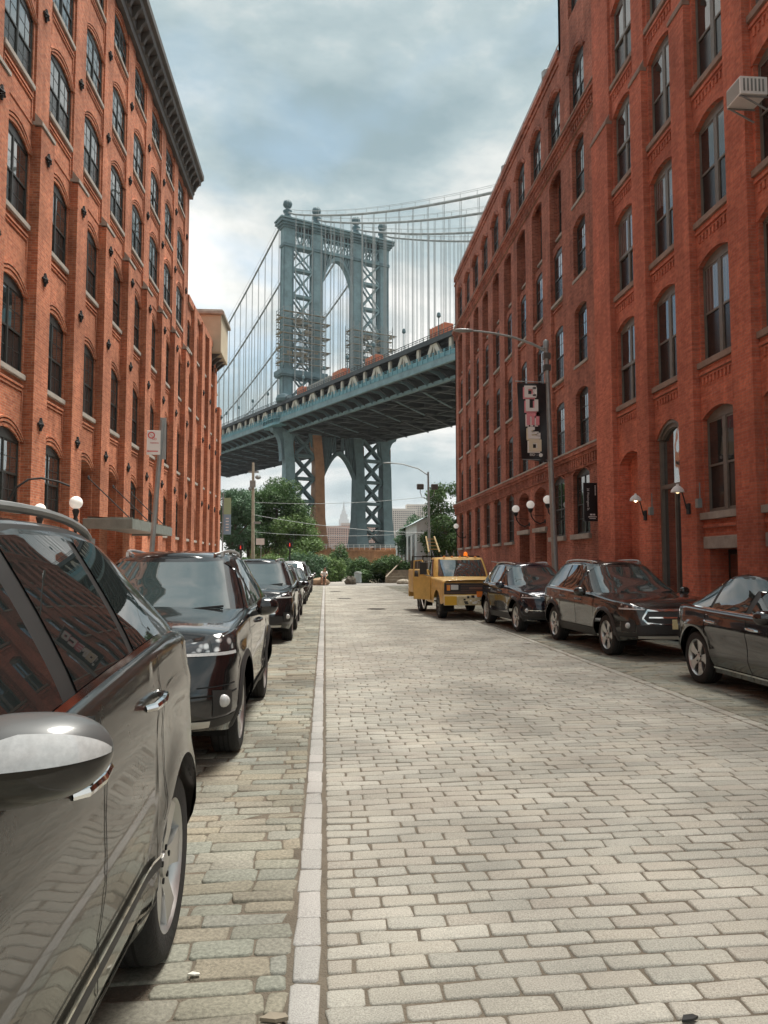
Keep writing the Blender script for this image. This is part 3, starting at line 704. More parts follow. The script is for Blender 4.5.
M['slab'] = island_mat('white_granite', [(0.390,0.379,0.356),(0.343,0.336,0.316),(0.421,0.403,0.381)], .8, .5, 150, .3, .12)
sl = .052
ctr = [stones(.012, 4.25, -1.0, 56.3, .285, .1175, .0105, sl, .07, .0011, corner=.009)]
stone_object('carriageway_setts', ctr, M['sett'], 'smooth pinkish granite setts paving the middle of the street')
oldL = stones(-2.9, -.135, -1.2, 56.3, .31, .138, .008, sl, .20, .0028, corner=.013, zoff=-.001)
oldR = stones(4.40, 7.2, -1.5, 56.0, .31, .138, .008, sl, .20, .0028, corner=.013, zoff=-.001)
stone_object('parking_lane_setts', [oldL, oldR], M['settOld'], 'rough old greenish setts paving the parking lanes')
# bands of white granite: one slab wide, laid lengthwise
def band(x0, w):
    v, q, o = stones(0., w, 0, 57.3, 9., .27, .009, 0, .09, .0008, corner=.008); v[:, 0] += x0; v[:, 1] -= 1.
    return v, q, o
stone_object('granite_band_right', [band(4.27, .118)], M['sett'], 'line of worn granite slabs along the right parking lane')
stone_object('granite_band', [band(-.125, .118)], M['slab'], 'line of pale granite slabs edging the left parking lane')
# manhole covers, patches
for i, (x, y, r) in enumerate(((1.85,27.5,.36),(.9,36.,.34),(.6,45.,.34))):
    b = MB(); b.lathe([(r,-.02),(r,.006),(r*.93,.008),(r*.9,.004),(0.01,.004)], 28, (0,0,0)); 
    for a in range(-3,4): b.box(-r*.75, r*.75, a*.085-.012, a*.085+.012, .004, .009)
    t = b.build('manhole_cover', pm('cast_iron_%d' % i, (.07,.065,.06), .6, metal=.5, var=.3), loc=(x,y,0))
    tag(t, ('nearest', 'middle', 'farthest')[i]+' round dark iron manhole cover set in the setts', 'manhole cover', 'manhole covers')
# litter
for i, (x, y, c, s_) in enumerate(((-.78,2.75,(.5,.18,.05),.035),(-.5,3.15,(.7,.68,.6),.025),(-.9,3.3,(.7,.66,.55),.02),(4.05,15.35,(.75,.72,.7),.07),(1.28,2.72,(.02,.02,.02),.035),(-.17,2.83,(.28,.24,.18),.05))):
    b = MB(); 
    b.prism([(-s_,0,.003),(-s_*.3,s_*.5,.006),(s_*.8,s_*.35,.003),(s_,-s_*.2,.004),(s_*.1,-s_*.45,.006)], (0,0,s_*.25))
    t = b.build('litter', pm('litter_%d' % i, c, .7, var=.2), loc=(x,y,.004)); t.rotation_euler = (0,0,random.uniform(-.5,.5))
    tag(t, ('orange brown leaf scrap on the old setts beside the near wheel','small pale paper scrap between the near wheel and the granite band','tiny cream chip of litter close to the near tyre','crumpled white paper by the rear wheel of the dark grey wagon','black scrap lying on the granite setts in the foreground','thin dry twig lying against the pale granite band')[i], 'litter')

# ------------------------------------------------------------------ cars
def sstep(a, b, x):
    t = min(1, max(0, (x-a)/(b-a))) if b != a else (0 if x < a else 1); return t*t*(3-2*t)
def lerp_tab(tab, x):
    if x <= tab[0][0]: return tab[0][1]
    for (x0,y0),(x1,y1) in zip(tab, tab[1:]):
        if x <= x1:
            t = (x-x0)/(x1-x0); return y0+(y1-y0)*t
    return tab[-1][1]
def smooth_tab(tab, x):   # catmull-rom
    n = len(tab)
    if x <= tab[0][0]: return tab[0][1]
    if x >= tab[-1][0]: return tab[-1][1]
    for i in range(n-1):
        if x <= tab[i+1][0]:
            x0, y0 = tab[i]; x1, y1 = tab[i+1]; t = (x-x0)/(x1-x0)
            m0 = (y1-tab[i-1][1])/(x1-tab[i-1][0]) if i else (y1-y0)/(x1-x0)
            m1 = (tab[i+2][1]-y0)/(tab[i+2][0]-x0) if i+2 < n else (y1-y0)/(x1-x0)
            h = x1-x0
            return (2*t**3-3*t*t+1)*y0+(t**3-2*t*t+t)*h*m0+(-2*t**3+3*t*t)*y1+(t**3-t*t)*h*m1
M['tyre'] = pm('tyre_rubber', (.018,.018,.018), .85, bump=.3, bscale=60)
M['rim'] = pm('alloy', (.55,.55,.54), .28, metal=.9, rvar=.15, vscale=6)
M['rimD'] = pm('alloy_dark', (.06,.06,.06), .35, metal=.7)
M['chrome'] = pm('chrome', (.75,.75,.74), .08, metal=1)
M['trim'] = pm('black_plastic', (.022,.022,.022), .55, var=.2, vscale=5)
M['cglass'] = pm('car_glass', (.012,.016,.016), .015, ior=2.1)
M['wglass'] = pm('windscreen_glass', (.03,.045,.046), .015, ior=3.0)
M['lamp'] = pm('headlamp_lens', (.66,.67,.67), .08, metal=.4, ior=1.8, var=.5, vscale=14, coat=1)
def lamp_mat():
    m, nt, b = nm('headlamp_optics'); N = nt.nodes; L = nt.links; tc = N.new('ShaderNodeTexCoord'); v = N.new('ShaderNodeTexVoronoi'); v.inputs['Scale'].default_value = 16; L.new(tc.outputs['Object'], v.inputs['Vector'])
    cr = N.new('ShaderNodeValToRGB'); L.new(v.outputs['Distance'], cr.inputs[0]); e = cr.color_ramp.elements; e[0].position = .25; e[0].color = (.75,.76,.76,1); e[1].position = .5; e[1].color = (.06,.06,.065,1)
    L.new(cr.outputs[0], b.inputs['Base Color']); b.inputs['Roughness'].default_value = .12; b.inputs['Metallic'].default_value = .5; b.inputs['Coat Weight'].default_value = 1; b.inputs['Coat Roughness'].default_value = .02
    return m
M['lamp'] = lamp_mat()
M['lampb'] = pm('headlamp_bezel', (.05,.05,.05), .12, metal=.4, coat=1)
M['red'] = pm('tail_lamp', (.30,.012,.01), .1, coat=1)
M['amber'] = pm('amber_lens', (.75,.25,.03), .15, coat=1)
M['plate'] = pm('plate_cream', (.7,.62,.35), .5, var=.1, vscale=30)
M['well'] = pm('wheel_well', (.006,.006,.006), .95)
def paint(name, col, metal=.45, rough=.22, ior=1.5):
    return pm(name, col, rough, metal=metal, coat=.8, ior=ior, rvar=.05, vscale=2)

class Car:
    """shell built as S(u, z): u -1..0 front corner, 0..1 flank, 1..2 rear corner; front axle at y=0, front faces -y"""
    def __init__(c, **k):
        d = dict(W=.93, fo=.9, wb=2.7, ro=.95, wr=.355, sill=.27, cf=.75, cr=.7, nf=2.4, nr=2.8,
                 deck=[(-.9,.80),(-.6,.93),(0,1.0),(.7,1.07),(1.5,1.13),(2.7,1.19),(3.5,1.22),(3.7,1.18)],
                 roof=[(1.0,1.62),(1.6,1.69),(2.4,1.70),(3.3,1.64),(3.6,1.56)],
                 ws=(.55,1.42), rs=(3.62,3.25), rw=.60, bow=.0, crown=.05, hood=.05,
                 seams=(.42,1.35,2.3), paint=None, cladding=True, rails=True, rim='rim', spokes=5, tyre_w=.23,
                 win=None, handle='paint', mirror=(.78,1.08), arch=.075, grille=None, lod=1, ffront=1., platf=True)
        d.update(k); c.__dict__.update(d)
        c.y0, c.y1 = -c.fo, c.wb+c.ro; c.A = []
    def Wp(c, y):   # plan half width along the flank
        t = (y-(c.y0+c.y1)/2)/((c.y1-c.y0)/2); return c.W*(1-.05*abs(t)**2.6)
    def plan(c, u):
        if u < 0:
            f = (1+u)*PI/2; e = 2/c.nf; x = c.Wp(c.y0+c.cf)*max(0, math.sin(f))**e; y = c.y0+c.cf*(1-max(0, math.cos(f))**e)
        elif u <= 1: y = c.y0+c.cf+(c.y1-c.cr-c.y0-c.cf)*u; x = c.Wp(y)
        else:
            f = (2-u)*PI/2; e = 2/c.nr; x = c.Wp(c.y1-c.cr)*max(0, math.sin(f))**e; y = c.y1-c.cr*(1-max(0, math.cos(f))**e)
        return x, y
    def u_of(c, y):
        lo, hi = -1., 2.
        for _ in range(40):
            m = (lo+hi)/2
            if c.plan(m)[1] < y: lo = m
            else: hi = m
        return (lo+hi)/2
    def zt(c, y): return smooth_tab(c.deck, y)
    def S(c, u, z, off=0.):
        x, y = c.plan(u); e = 1e-3; x0, y0 = c.plan(max(-1, u-e)); x1, y1 = c.plan(min(2, u+e))
        tx, ty = x1-x0, y1-y0; l = math.hypot(tx, ty) or 1; nx, ny = ty/l, -tx/l
        zt = c.zt(y)
        side = .10*sstep(.5,.2,z) + .025*max(0,(z-.72)/.4)**1.5 - .012*math.exp(-((z-(zt-.22))/.05)**2)
        # concave scoop in lower door
        side += .022*math.exp(-((z-.55)/.13)**2)*sstep(.2,.5,u if 0 <= u <= 1 else 0)*sstep(1,.8,u if 0 <= u <= 1 else 1)
        fr = .13*sstep(.42,.18,z) + .15*max(0,(z-.55)/.4)**1.6
        re = .14*sstep(.5,.2,z) + .12*max(0,(z-.62)/.5)**1.4
        w = ny*ny; end = fr if ny < 0 else re
        ins = side*(1-w)+end*w
        t = zt-z; r = .05
        if t < r: ins += r*(1-math.sqrt(max(0, 1-((r-t)/r)**2)))
        # wheel arch flare
        fl = 0
        if abs(nx) > .6:
            for ax in (0, c.wb):
                dd = math.hypot(y-ax, z-c.wr); ra = c.wr+c.arch
                if dd < ra+.14: fl = max(fl, .022*sstep(ra+.14, ra, dd))
        return (x-nx*(ins-off-fl), y-ny*(ins-off-fl), z)
    def zb(c, y):
        z = c.sill + .06*sstep(c.y0+.5, c.y0, y) + .08*sstep(c.y1-.5, c.y1, y)
        for ax in (0, c.wb):
            ra = c.wr+c.arch
            if abs(y-ax) < ra: z = max(z, c.wr+math.sqrt(ra*ra-(y-ax)**2))
        return z
    def shell(c, b):
        us = [-1+i/12 for i in range(12)]
        ys = [c.y0+c.cf+(c.y1-c.cr-c.y0-c.cf)*i/46 for i in range(47)]
        ra = c.wr+c.arch
        for ax in (0, c.wb):
            ys = [y for y in ys if abs(abs(y-ax)-ra) > .03]
            for a in range(0, 181, 9): ys.append(ax+ra*math.cos(R(a)))
            ys += [ax+ra+1e-4, ax-ra-1e-4]
        us = sorted(us + [c.u_of(y) for y in ys] + [1+i/12 for i in range(1, 13)])
        vs = [0,.06,.12,.2,.28,.36,.44,.52,.6,.68,.76,.83,.89,.935,.965,.985,1.]
        rows = []
        for u in us:
            x, y = c.plan(u); z0 = c.zb(y); z1 = c.zt(y); h = z1-z0; tail = [z1-q for q in (.05,.03,.016,.006,0)]
            zz = [z0+(h-.05)*i/12 for i in range(13)] + tail[1:]
            rows.append([c.S(u, z) for z in zz])
        for s_ in (1, -1): b.grid([[(s_*p[0], p[1], p[2]) for p in r] for r in rows], 0)
        # bonnet / deck cap
        cap = []
        for r in rows:
            x, y, z = r[-1]; cr = c.hood*min(1, x/.5)
            cap.append([(x*t, y - (c.nf>0)*0, z+cr*(1-t*t)) for t in [1-2*i/14 for i in range(15)]])
        b.grid(cap, 0)
        # underside
        b.add([(-c.W*.86,c.y0+.3,c.sill+.02),(c.W*.86,c.y0+.3,c.sill+.02),(c.W*.86,c.y1-.3,c.sill+.02),(-c.W*.86,c.y1-.3,c.sill+.02)], [(0,1,2,3)], 1)
        # wheel wells
        for ax in (0, c.wb):
            for s_ in (1,-1):
                A = [(ax+(ra+.0)*math.cos(R(a)), c.wr+(ra+.0)*math.sin(R(a))) for a in range(-20, 201, 10)]
                b.grid([[(s_*(c.W-.085 if 20 < a_i*10 < 180 else c.W-.12), y, z), (s_*(c.W-.42), y, z)] for a_i, (y, z) in enumerate(A)], 1)
                b.add([(s_*(c.W-.42), y, z) for y, z in A], [tuple(range(len(A)))], 1)
    # greenhouse
    def G(c, u, v, off=0.):
        yf = c.ws[0]+(c.ws[1]-c.ws[0])*v; yr = c.rs[0]+(c.rs[1]-c.rs[0])*v
        yf -= .05*math.sin(PI*v); yr += .06*math.sin(PI*v)
        ym = (yf+yr)/2
        wb_ = c.W-.075; w = wb_+(c.rw-wb_)*v**1.15
        cl, cr_ = .62, .42; n1, n2 = 3.4, 3.2
        if u < 0: f = (1+u)*PI/2; x = w*max(0,math.sin(f))**(2/n1); y = yf+cl*(1-max(0,math.cos(f))**(2/n1))
        elif u <= 1: y = yf+cl+(yr-cr_-yf-cl)*u; x = w
        else: f = (2-u)*PI/2; x = w*max(0,math.sin(f))**(2/n2); y = yr-cr_*(1-max(0,math.cos(f))**(2/n2))
        t = (y-ym)/((yr-yf)/2) if yr > yf else 0
        x *= 1-.085*max(0,t)**2.2*1.0 - .05*max(0,-t)**2.5
        z0 = c.zt(min(max(y, c.y0), c.y1))-.012; z1 = smooth_tab(c.roof, y)
        z = z0+(z1-z0)*v
        if v > .9: 
            q = (v-.9)/.1; x -= .02*q*q
        ny = 0.
        if off:
            e = 1e-3; p0 = Vector(c.G(max(-1,u-e), v)); p1 = Vector(c.G(min(2,u+e), v)); q0 = Vector(c.G(u, max(0,v-.01))); q1 = Vector(c.G(u, min(1,v+.01)))
            nn = (p1-p0).cross(q1-q0); nn.normalize() if nn.length > 0 else None
            if nn.dot(Vector((x*1.5, y-ym, .3))) < 0: nn = -nn
            p = Vector((x,y,z)) + nn*off; return tuple(p)
        return (x, y, z)
    def ug(c, y, v):
        lo, hi = -1., 2.
        for _ in range(34):
            m = (lo+hi)/2
            if c.G(m, v)[1] < y: lo = m
            else: hi = m
        return (lo+hi)/2
    def house(c, b):
        us = [-1+i/12 for i in range(12)] + [i/20 for i in range(21)] + [1+i/12 for i in range(1,13)]
        vs = [0,.15,.3,.45,.6,.75,.86,.93,.97,1.]
        rows = [[c.G(u, v) for v in vs] for u in us]
        for s_ in (1,-1): b.grid([[(s_*p[0],p[1],p[2]) for p in r] for r in rows], 0)
        b.grid([[(r[-1][0]*t, r[-1][1], r[-1][2]+c.crown*min(1, r[-1][0]/.4)*(1-t*t)) for t in [1-2*i/12 for i in range(13)]] for r in rows], 0)
    # surface patches
    def gpatch(c, b, Lf, Rf, v0, v1, s_, off=.004, nu=14, nv=8, mi=0):
        rows = []
        for i in range(nu+1):
            r = []
            for j in range(nv+1):
                v = v0+(v1-v0)*j/nv; yl, yr = Lf(v), Rf(v); y = yl+(yr-yl)*i/nu
                p = c.G(c.ug(y, v), v, off); r.append((s_*p[0], p[1], p[2]))
            rows.append(r)
        b.grid(rows, mi)
    def screen(c, b, u0, u1, v0, v1, off=.004, mi=0):
        for s_ in (1,-1):
            b.grid([[(s_*p[0],p[1],p[2]) for p in [c.G(u0+(u1-u0)*i/12, v0+(v1-v0)*j/8, off) for j in range(9)]] for i in range(13)], mi)
    def spatch(c, b, y0, y1, zf0, zf1, s_=1, off=.004, n=16, m=4, mi=0):
        f0 = zf0 if callable(zf0) else (lambda y: zf0); f1 = zf1 if callable(zf1) else (lambda y: zf1); rows = []
        for i in range(n+1):
            y = y0+(y1-y0)*i/n; u = c.u_of(y); a, e = f0(y), f1(y)
            rows.append([(s_*p[0],p[1],p[2]) for p in [c.S(u, a+(e-a)*j/m, off) for j in range(m+1)]])
        b.grid(rows, mi)
    def fpatch(c, b, poly, s_=1, off=.006, mi=0, n=10, m=5):
        """poly: (ua,z_lo_a,z_hi_a,ub,z_lo_b,z_hi_b) quad in (u,z)"""
        ua, la, ha, ub, lb, hb = poly; rows = []
        for i in range(n+1):
            t = i/n; u = ua+(ub-ua)*t; lo = la+(lb-la)*t; hi = ha+(hb-ha)*t
            rows.append([(s_*p[0],p[1],p[2]) for p in [c.S(u, lo+(hi-lo)*j/m, off) for j in range(m+1)]])
        b.grid(rows, mi)
    def ribbon(c, b, pts, w, s_=1, off=.002, mi=0, horiz=False):
        rows = []
        for y, z in pts:
            if horiz: rows.append([c.S(c.u_of(y), z-w/2, off), c.S(c.u_of(y), z+w/2, off)])
            else: rows.append([c.S(c.u_of(y-w/2), z, off), c.S(c.u_of(y+w/2), z, off)])
        b.grid([[(s_*p[0],p[1],p[2]) for p in r] for r in rows], mi)

_wheels = {}
def wheel_meshes(r, w, spokes, rimk, detail):
    key = (r, w, spokes, rimk, detail)
    if key in _wheels: return _wheels[key]
    n = 40 if detail else 24; rr = r*.70
    T = MB(); hw = w/2
    T.lathe([(rr*.96,-hw*.8),(rr,-hw*.92),(r*.9,-hw),(r*.965,-hw*.9),(r,-hw*.72),(r,hw*.72),(r*.965,hw*.9),(r*.9,hw),(rr,hw*.92),(rr*.96,hw*.8)], n, (0,0,0), 'x', cap=False)
    if detail:
        for x in (-hw*.42, -hw*.08, hw*.26): T.lathe([(r+.001,x),(r+.001,x+.012)], n, (0,0,0), 'x', mi=1, cap=False)
    t = T.mesh('wheel', [M['tyre'], M['well']], smooth=True, angle=40)
    Rm = MB(); Rm.lathe([(rr*.96,-hw*.8),(rr*.9,0),(rr*.9,hw*.55),(rr*.955,hw*.8),(rr*1.0,hw*.93),(rr*1.02,hw*.9)], n, (0,0,0), 'x', cap=False)
    Rm.lathe([(.0,hw*.25),(rr*.88,hw*.25)], n, (0,0,0), 'x', mi=1, cap=False)
    Rm.lathe([(rr*.55,hw*.28),(rr*.55,hw*.34),(.05,hw*.34)], n, (0,0,0), 'x', mi=2, cap=False)   # brake disc
    for k in range(spokes):
        a = 2*PI*k/spokes
        for dlt in ((-.17,.17) if spokes <= 6 else (0,)):
            a1 = a+dlt; wd = rr*(.15 if spokes <= 6 else .12)
            p = []
            for rad, x, ww in ((rr*.12,hw*.72,wd*1.1),(rr*.5,hw*.86,wd*.8),(rr*.955,hw*.93,wd*1.0)):
                aa = a+dlt*(.35+.65*rad/rr); ca, sa = math.cos(aa), math.sin(aa)
                for sg_ in (-1,1): p.append((x-.012*(1), rad*ca-sg_*ww*sa, rad*sa+sg_*ww*ca))
                for sg_ in (1,-1): p.append((x-.06, rad*ca-sg_*ww*.9*sa, rad*sa+sg_*ww*.9*ca))
            f = []
            for i in range(2):
                for q in range(4): f.append((i*4+q, i*4+(q+1)%4, (i+1)*4+(q+1)%4, (i+1)*4+q))
            Rm.add(p, f)
    Rm.lathe([(rr*.2,hw*.5),(rr*.2,hw*.74),(rr*.12,hw*.8),(.001,hw*.8)], 16, (0,0,0), 'x')
    for k in range(5): Rm.lathe([(.012,hw*.72),(.012,hw*.78)], 6, (0,rr*.26*math.cos(2*PI*k/5+.3),rr*.26*math.sin(2*PI*k/5+.3)), 'x', mi=1)
    q = Rm.mesh('rim', [M[rimk], M['well'], M['rimD']], smooth=True, angle=30)
    _wheels[key] = (t, q); return t, q

def mirror(c, root, big=False, sides=(1,-1), mats=None):
    for s_ in sides:
        y, z = c.mirror; x = s_*(c.W-.02)
        b = MB(); n = 18; L = .245 if big else .22
        rows = []
        for i in range(25):
            t = .5-.5*math.cos(PI*i/24); xx = x+s_*(.02+L*t*.98); k = (1-(abs(t-.5)*2)**2.8)**.5 if i not in (0,24) else .02
            hz = (.072 if big else .085)*k*(1.12-.22*t); hy = .075*k
            rows.append([(xx, y-.02-hy*math.cos(2*PI*j/n)*(1.15 if math.cos(2*PI*j/n) > 0 else .45)+.05*t, z+.06+hz*math.copysign(abs(math.sin(2*PI*j/n))**.8, math.sin(2*PI*j/n))+.01*t) for j in range(n)])
        b.grid(rows, 0, closed=True)
        if big:
            for q_ in range(len(b.f)):
                if n*.5 <= (q_ % n) < n*1.0: b.m[q_] = 2
        b.add(rows[0], [tuple(range(n))]); b.add(rows[-1], [tuple(range(n))])
        b.beam((x-s_*.03,y-.01,z-.01),(x+s_*.09,y,z+.02),.1,.045,1)
        o = b.build('mirror', [mats[0] if mats else c.paint, M['trim'], c.paint], root, smooth=True, angle=60)
        g = MB(); g.add([(x+s_*.05,y+.018,z),(x+s_*(L*.9),y+.06,z+.005),(x+s_*(L*.9),y+.06,z+.12),(x+s_*.05,y+.018,z+.12)], [(0,1,2,3)])
        g.build('mirror_glass', M['cglass'], o)
        if big:   # clear turn-signal strip on the outer front edge
            g = MB(); sel = []
            for i in range(8, 24):
                r_ = rows[i]; e_ = min(1, (i-7)/5)
                a_, b_ = Vector(r_[0]), Vector(r_[3]); sel.append([tuple(Vector(r_[0]).lerp(Vector(r_[1]), u_*e_) if u_ <= 1 else Vector(r_[int(u_)]).lerp(Vector(r_[int(u_)+1]), 0)) for u_ in (0,1)] + ([tuple(Vector(r_[1]).lerp(Vector(r_[2]), e_))] ))
            sel = [[(p[0]+s_*.002, p[1]-.004, p[2]+.001) for p in r] for r in sel]
            g.grid(sel); g.build('signal_lens', M['lens'], o, smooth=True, angle=180)

def build_car(c, name, label, loc, cat='car', group='cars parked along the kerb', rz=0, det=True):
    root = thing(name, label, cat, loc, rz, group)
    b = MB(); c.shell(b); c.house(b); body = b.build('body', [c.paint, M['well']], root, smooth=True, angle=50)
    # windows
    if det: 
        g = MB(); c.screen(g, -1, -.42, .07, .93); g.build('windscreen', M['wglass'], root, smooth=True, angle=180)
        g = MB(); c.screen(g, 2, 1.42, .2, .9); g.build('rear_window', M['cglass'], root, smooth=True, angle=180)
    else:
        g = MB(); c.screen(g, -1, -.42, .07, .93); g.build('windscreen', M['wglass'], root, smooth=True, angle=180)
    wins = c.win
    for s_ in (1,-1):
        fr = MB()     # black surround behind all side glass
        c.gpatch(fr, wins[0][0], wins[-1][1], .02, .97, s_, .003, 30, 6)
        if det:
            for (Lf, Rf) in [w[:2] for w in wins]:
                pass
        fr.build('window_surround', c.surround if hasattr(c, 'surround') else M['trim'], root, smooth=True, angle=180)
        for (Lf, Rf) in [w[:2] for w in wins]:
            g = MB(); c.gpatch(g, Lf, Rf, .06, .9, s_, .008); g.build('side_window', M['cglass'], root, smooth=True, angle=180)
        if det and getattr(c, 'brightline', True):
            g = MB(); rows = []
            for i in range(31):
                y = wins[0][0](.02)+.05+(wins[-1][1](.02)-wins[0][0](.02)-.05)*i/30
                rows.append([(s_*p[0],p[1],p[2]) for p in [c.G(c.ug(y, .0), .015, .012), c.G(c.ug(y, .05), .055, .012)]])
            g.grid(rows); g.build('window_trim', M['chrome'], root, smooth=True, angle=180)
    # wheels
    t, q = wheel_meshes(c.wr, c.tyre_w, c.spokes, c.rim, det)
    for ax in (0, c.wb):
        for s_ in (1,-1):
            w = obj('wheel', t, root, (s_*(c.W-c.tyre_w/2-.035), ax, c.wr)); w.rotation_euler = (0,0,0 if s_ > 0 else PI)
            obj('rim', q, w)
    # seams
    if det:
        for s_ in (1,-1):
            g = MB()
            for sy in c.seams:
                z0 = c.zb(sy)+.02; z1 = c.zt(sy)-.004; g_ = [(sy + (.0 if abs(sy-c.seams[-1]) > .01 else .16*((z0+(z1-z0)*i/14-z0)/(z1-z0))**2*0), z0+(z1-z0)*i/14) for i in range(15)]
                if sy == c.seams[-1]:   # rear door edge follows the arch
                    ra = c.wr+c.arch+.045; g_ = []
                    for i in range(19):
                        z = z0+(z1-z0)*i/18; y = sy
                        if abs(z-c.wr) < ra: y = min(sy, c.wb-math.sqrt(ra*ra-(z-c.wr)**2))
                        g_.append((y, z))
                c.ribbon(g, g_, .009, s_, .0025)
            c.ribbon(g, [(c.seams[0]+(c.seams[-1]-c.seams[0])*i/20, c.sill+.075) for i in range(21)], .012, s_, .0025, horiz=True)
            g.build('door_seams', M['well'], root)
            # handles
            for i in range(len(c.seams)-1):
                y = c.seams[i+1]-.16; z = c.zt(y)-c.hz if hasattr(c, 'hz') else c.zt(y)-.14
                p = [Vector(c.S(c.u_of(y+dy), z+dz, oo)) for dy, dz, oo in ((-.11,-.01,.0),(-.09,-.006,.028),(0,.0,.038),(.09,.006,.03),(.11,.01,.0))]
                h = MB(); h.tube([(s_*v.x,v.y,v.z) for v in p], [.012,.015,.017,.015,.012], 8)
                h.build('door_handle', M['chrome'] if c.handle == 'chrome' else c.paint, root, smooth=True)
                h = MB(); rows = []
                for a in range(9):
                    pass
    # cladding
    if c.cladding:
        for s_ in (1,-1):
            g = MB(); ra = c.wr+c.arch
            for ax in (0, c.wb):
                rows = []
                for a in range(-8, 189, 7):
                    r_ = []
                    for k in (0,.02,.05,.065):
                        y = ax+(ra+k)*math.cos(R(a)); z = c.wr+(ra+k)*math.sin(R(a)); z = max(z, c.sill-.02)
                        r_.append(c.S(c.u_of(y), z, .012 if k < .06 else .001))
                    rows.append([(s_*p[0],p[1],p[2]) for p in r_])
                g.grid(rows)
            c.spatch(g, ra, c.wb-ra, lambda y: c.sill-.01, lambda y: c.sill+.14, s_, .012, 20, 3)
            g.build('cladding', M['trim'], root, smooth=True, angle=60)
    if c.rails:
        for s_ in (1,-1):
            y0, y1 = c.ws[1]+.12, c.rs[1]-.15; g = MB(); pts = []
            for i in range(15):
                t_ = i/14; y = y0+(y1-y0)*t_; p = c.G(c.ug(y, 1.), 1.); lift = .032*min(1, math.sin(PI*min(max(t_,.02),.98))*4)
                pts.append((s_*(p[0]-.03), y, p[2]+.012+lift))
            g.tube(pts, .017, 8)
            for i in (1, 13): g.beam((pts[i][0],pts[i][1],pts[i][2]-.08), pts[i], .03, .1)
            g.build('roof_rail', c.railm if hasattr(c, 'railm') else M['rim'], root, smooth=True)
    c.front(root, det) if hasattr(c, 'front') else None
    return root
M['lens'] = pm('clear_lens', (.56,.57,.57), .15, coat=1, var=.15, vscale=60)
def parts_front(c, root, spec):
    for name, mat, polys, off in spec:
        for s_ in ((1,-1) if not name.startswith('*') else (0,)):
            if s_ == 0:
                b = MB()
                for p in polys: c.fpatch(b, p, 1, off); c.fpatch(b, p, -1, off)
                b.build(name[1:], mat, root, smooth=True, angle=180)
            else:
                b = MB()
                for p in polys: c.fpatch(b, p, s_, off)
                b.build(name, mat, root, smooth=True, angle=180)
def plate(c, root, y, z, col=None, rear=False):
    b = MB(); b.box(-.155,.155,y-.006,y+.006,z-.08,z+.08); b.build('number_plate', col or M['plate'], root, bevel=.004)
def stdwin(c, b1, b2, q0, q1, aoff=.46):
    w0, w1 = c.ws
    c.win = [(lambda v: w0+aoff+(w1-w0)*v*.92, lambda v: b1+.0*v), (lambda v: b1+.11, lambda v: b2-.0*v), (lambda v: b2+.07-.0*v, lambda v: q0+(q1-q0)*v)]
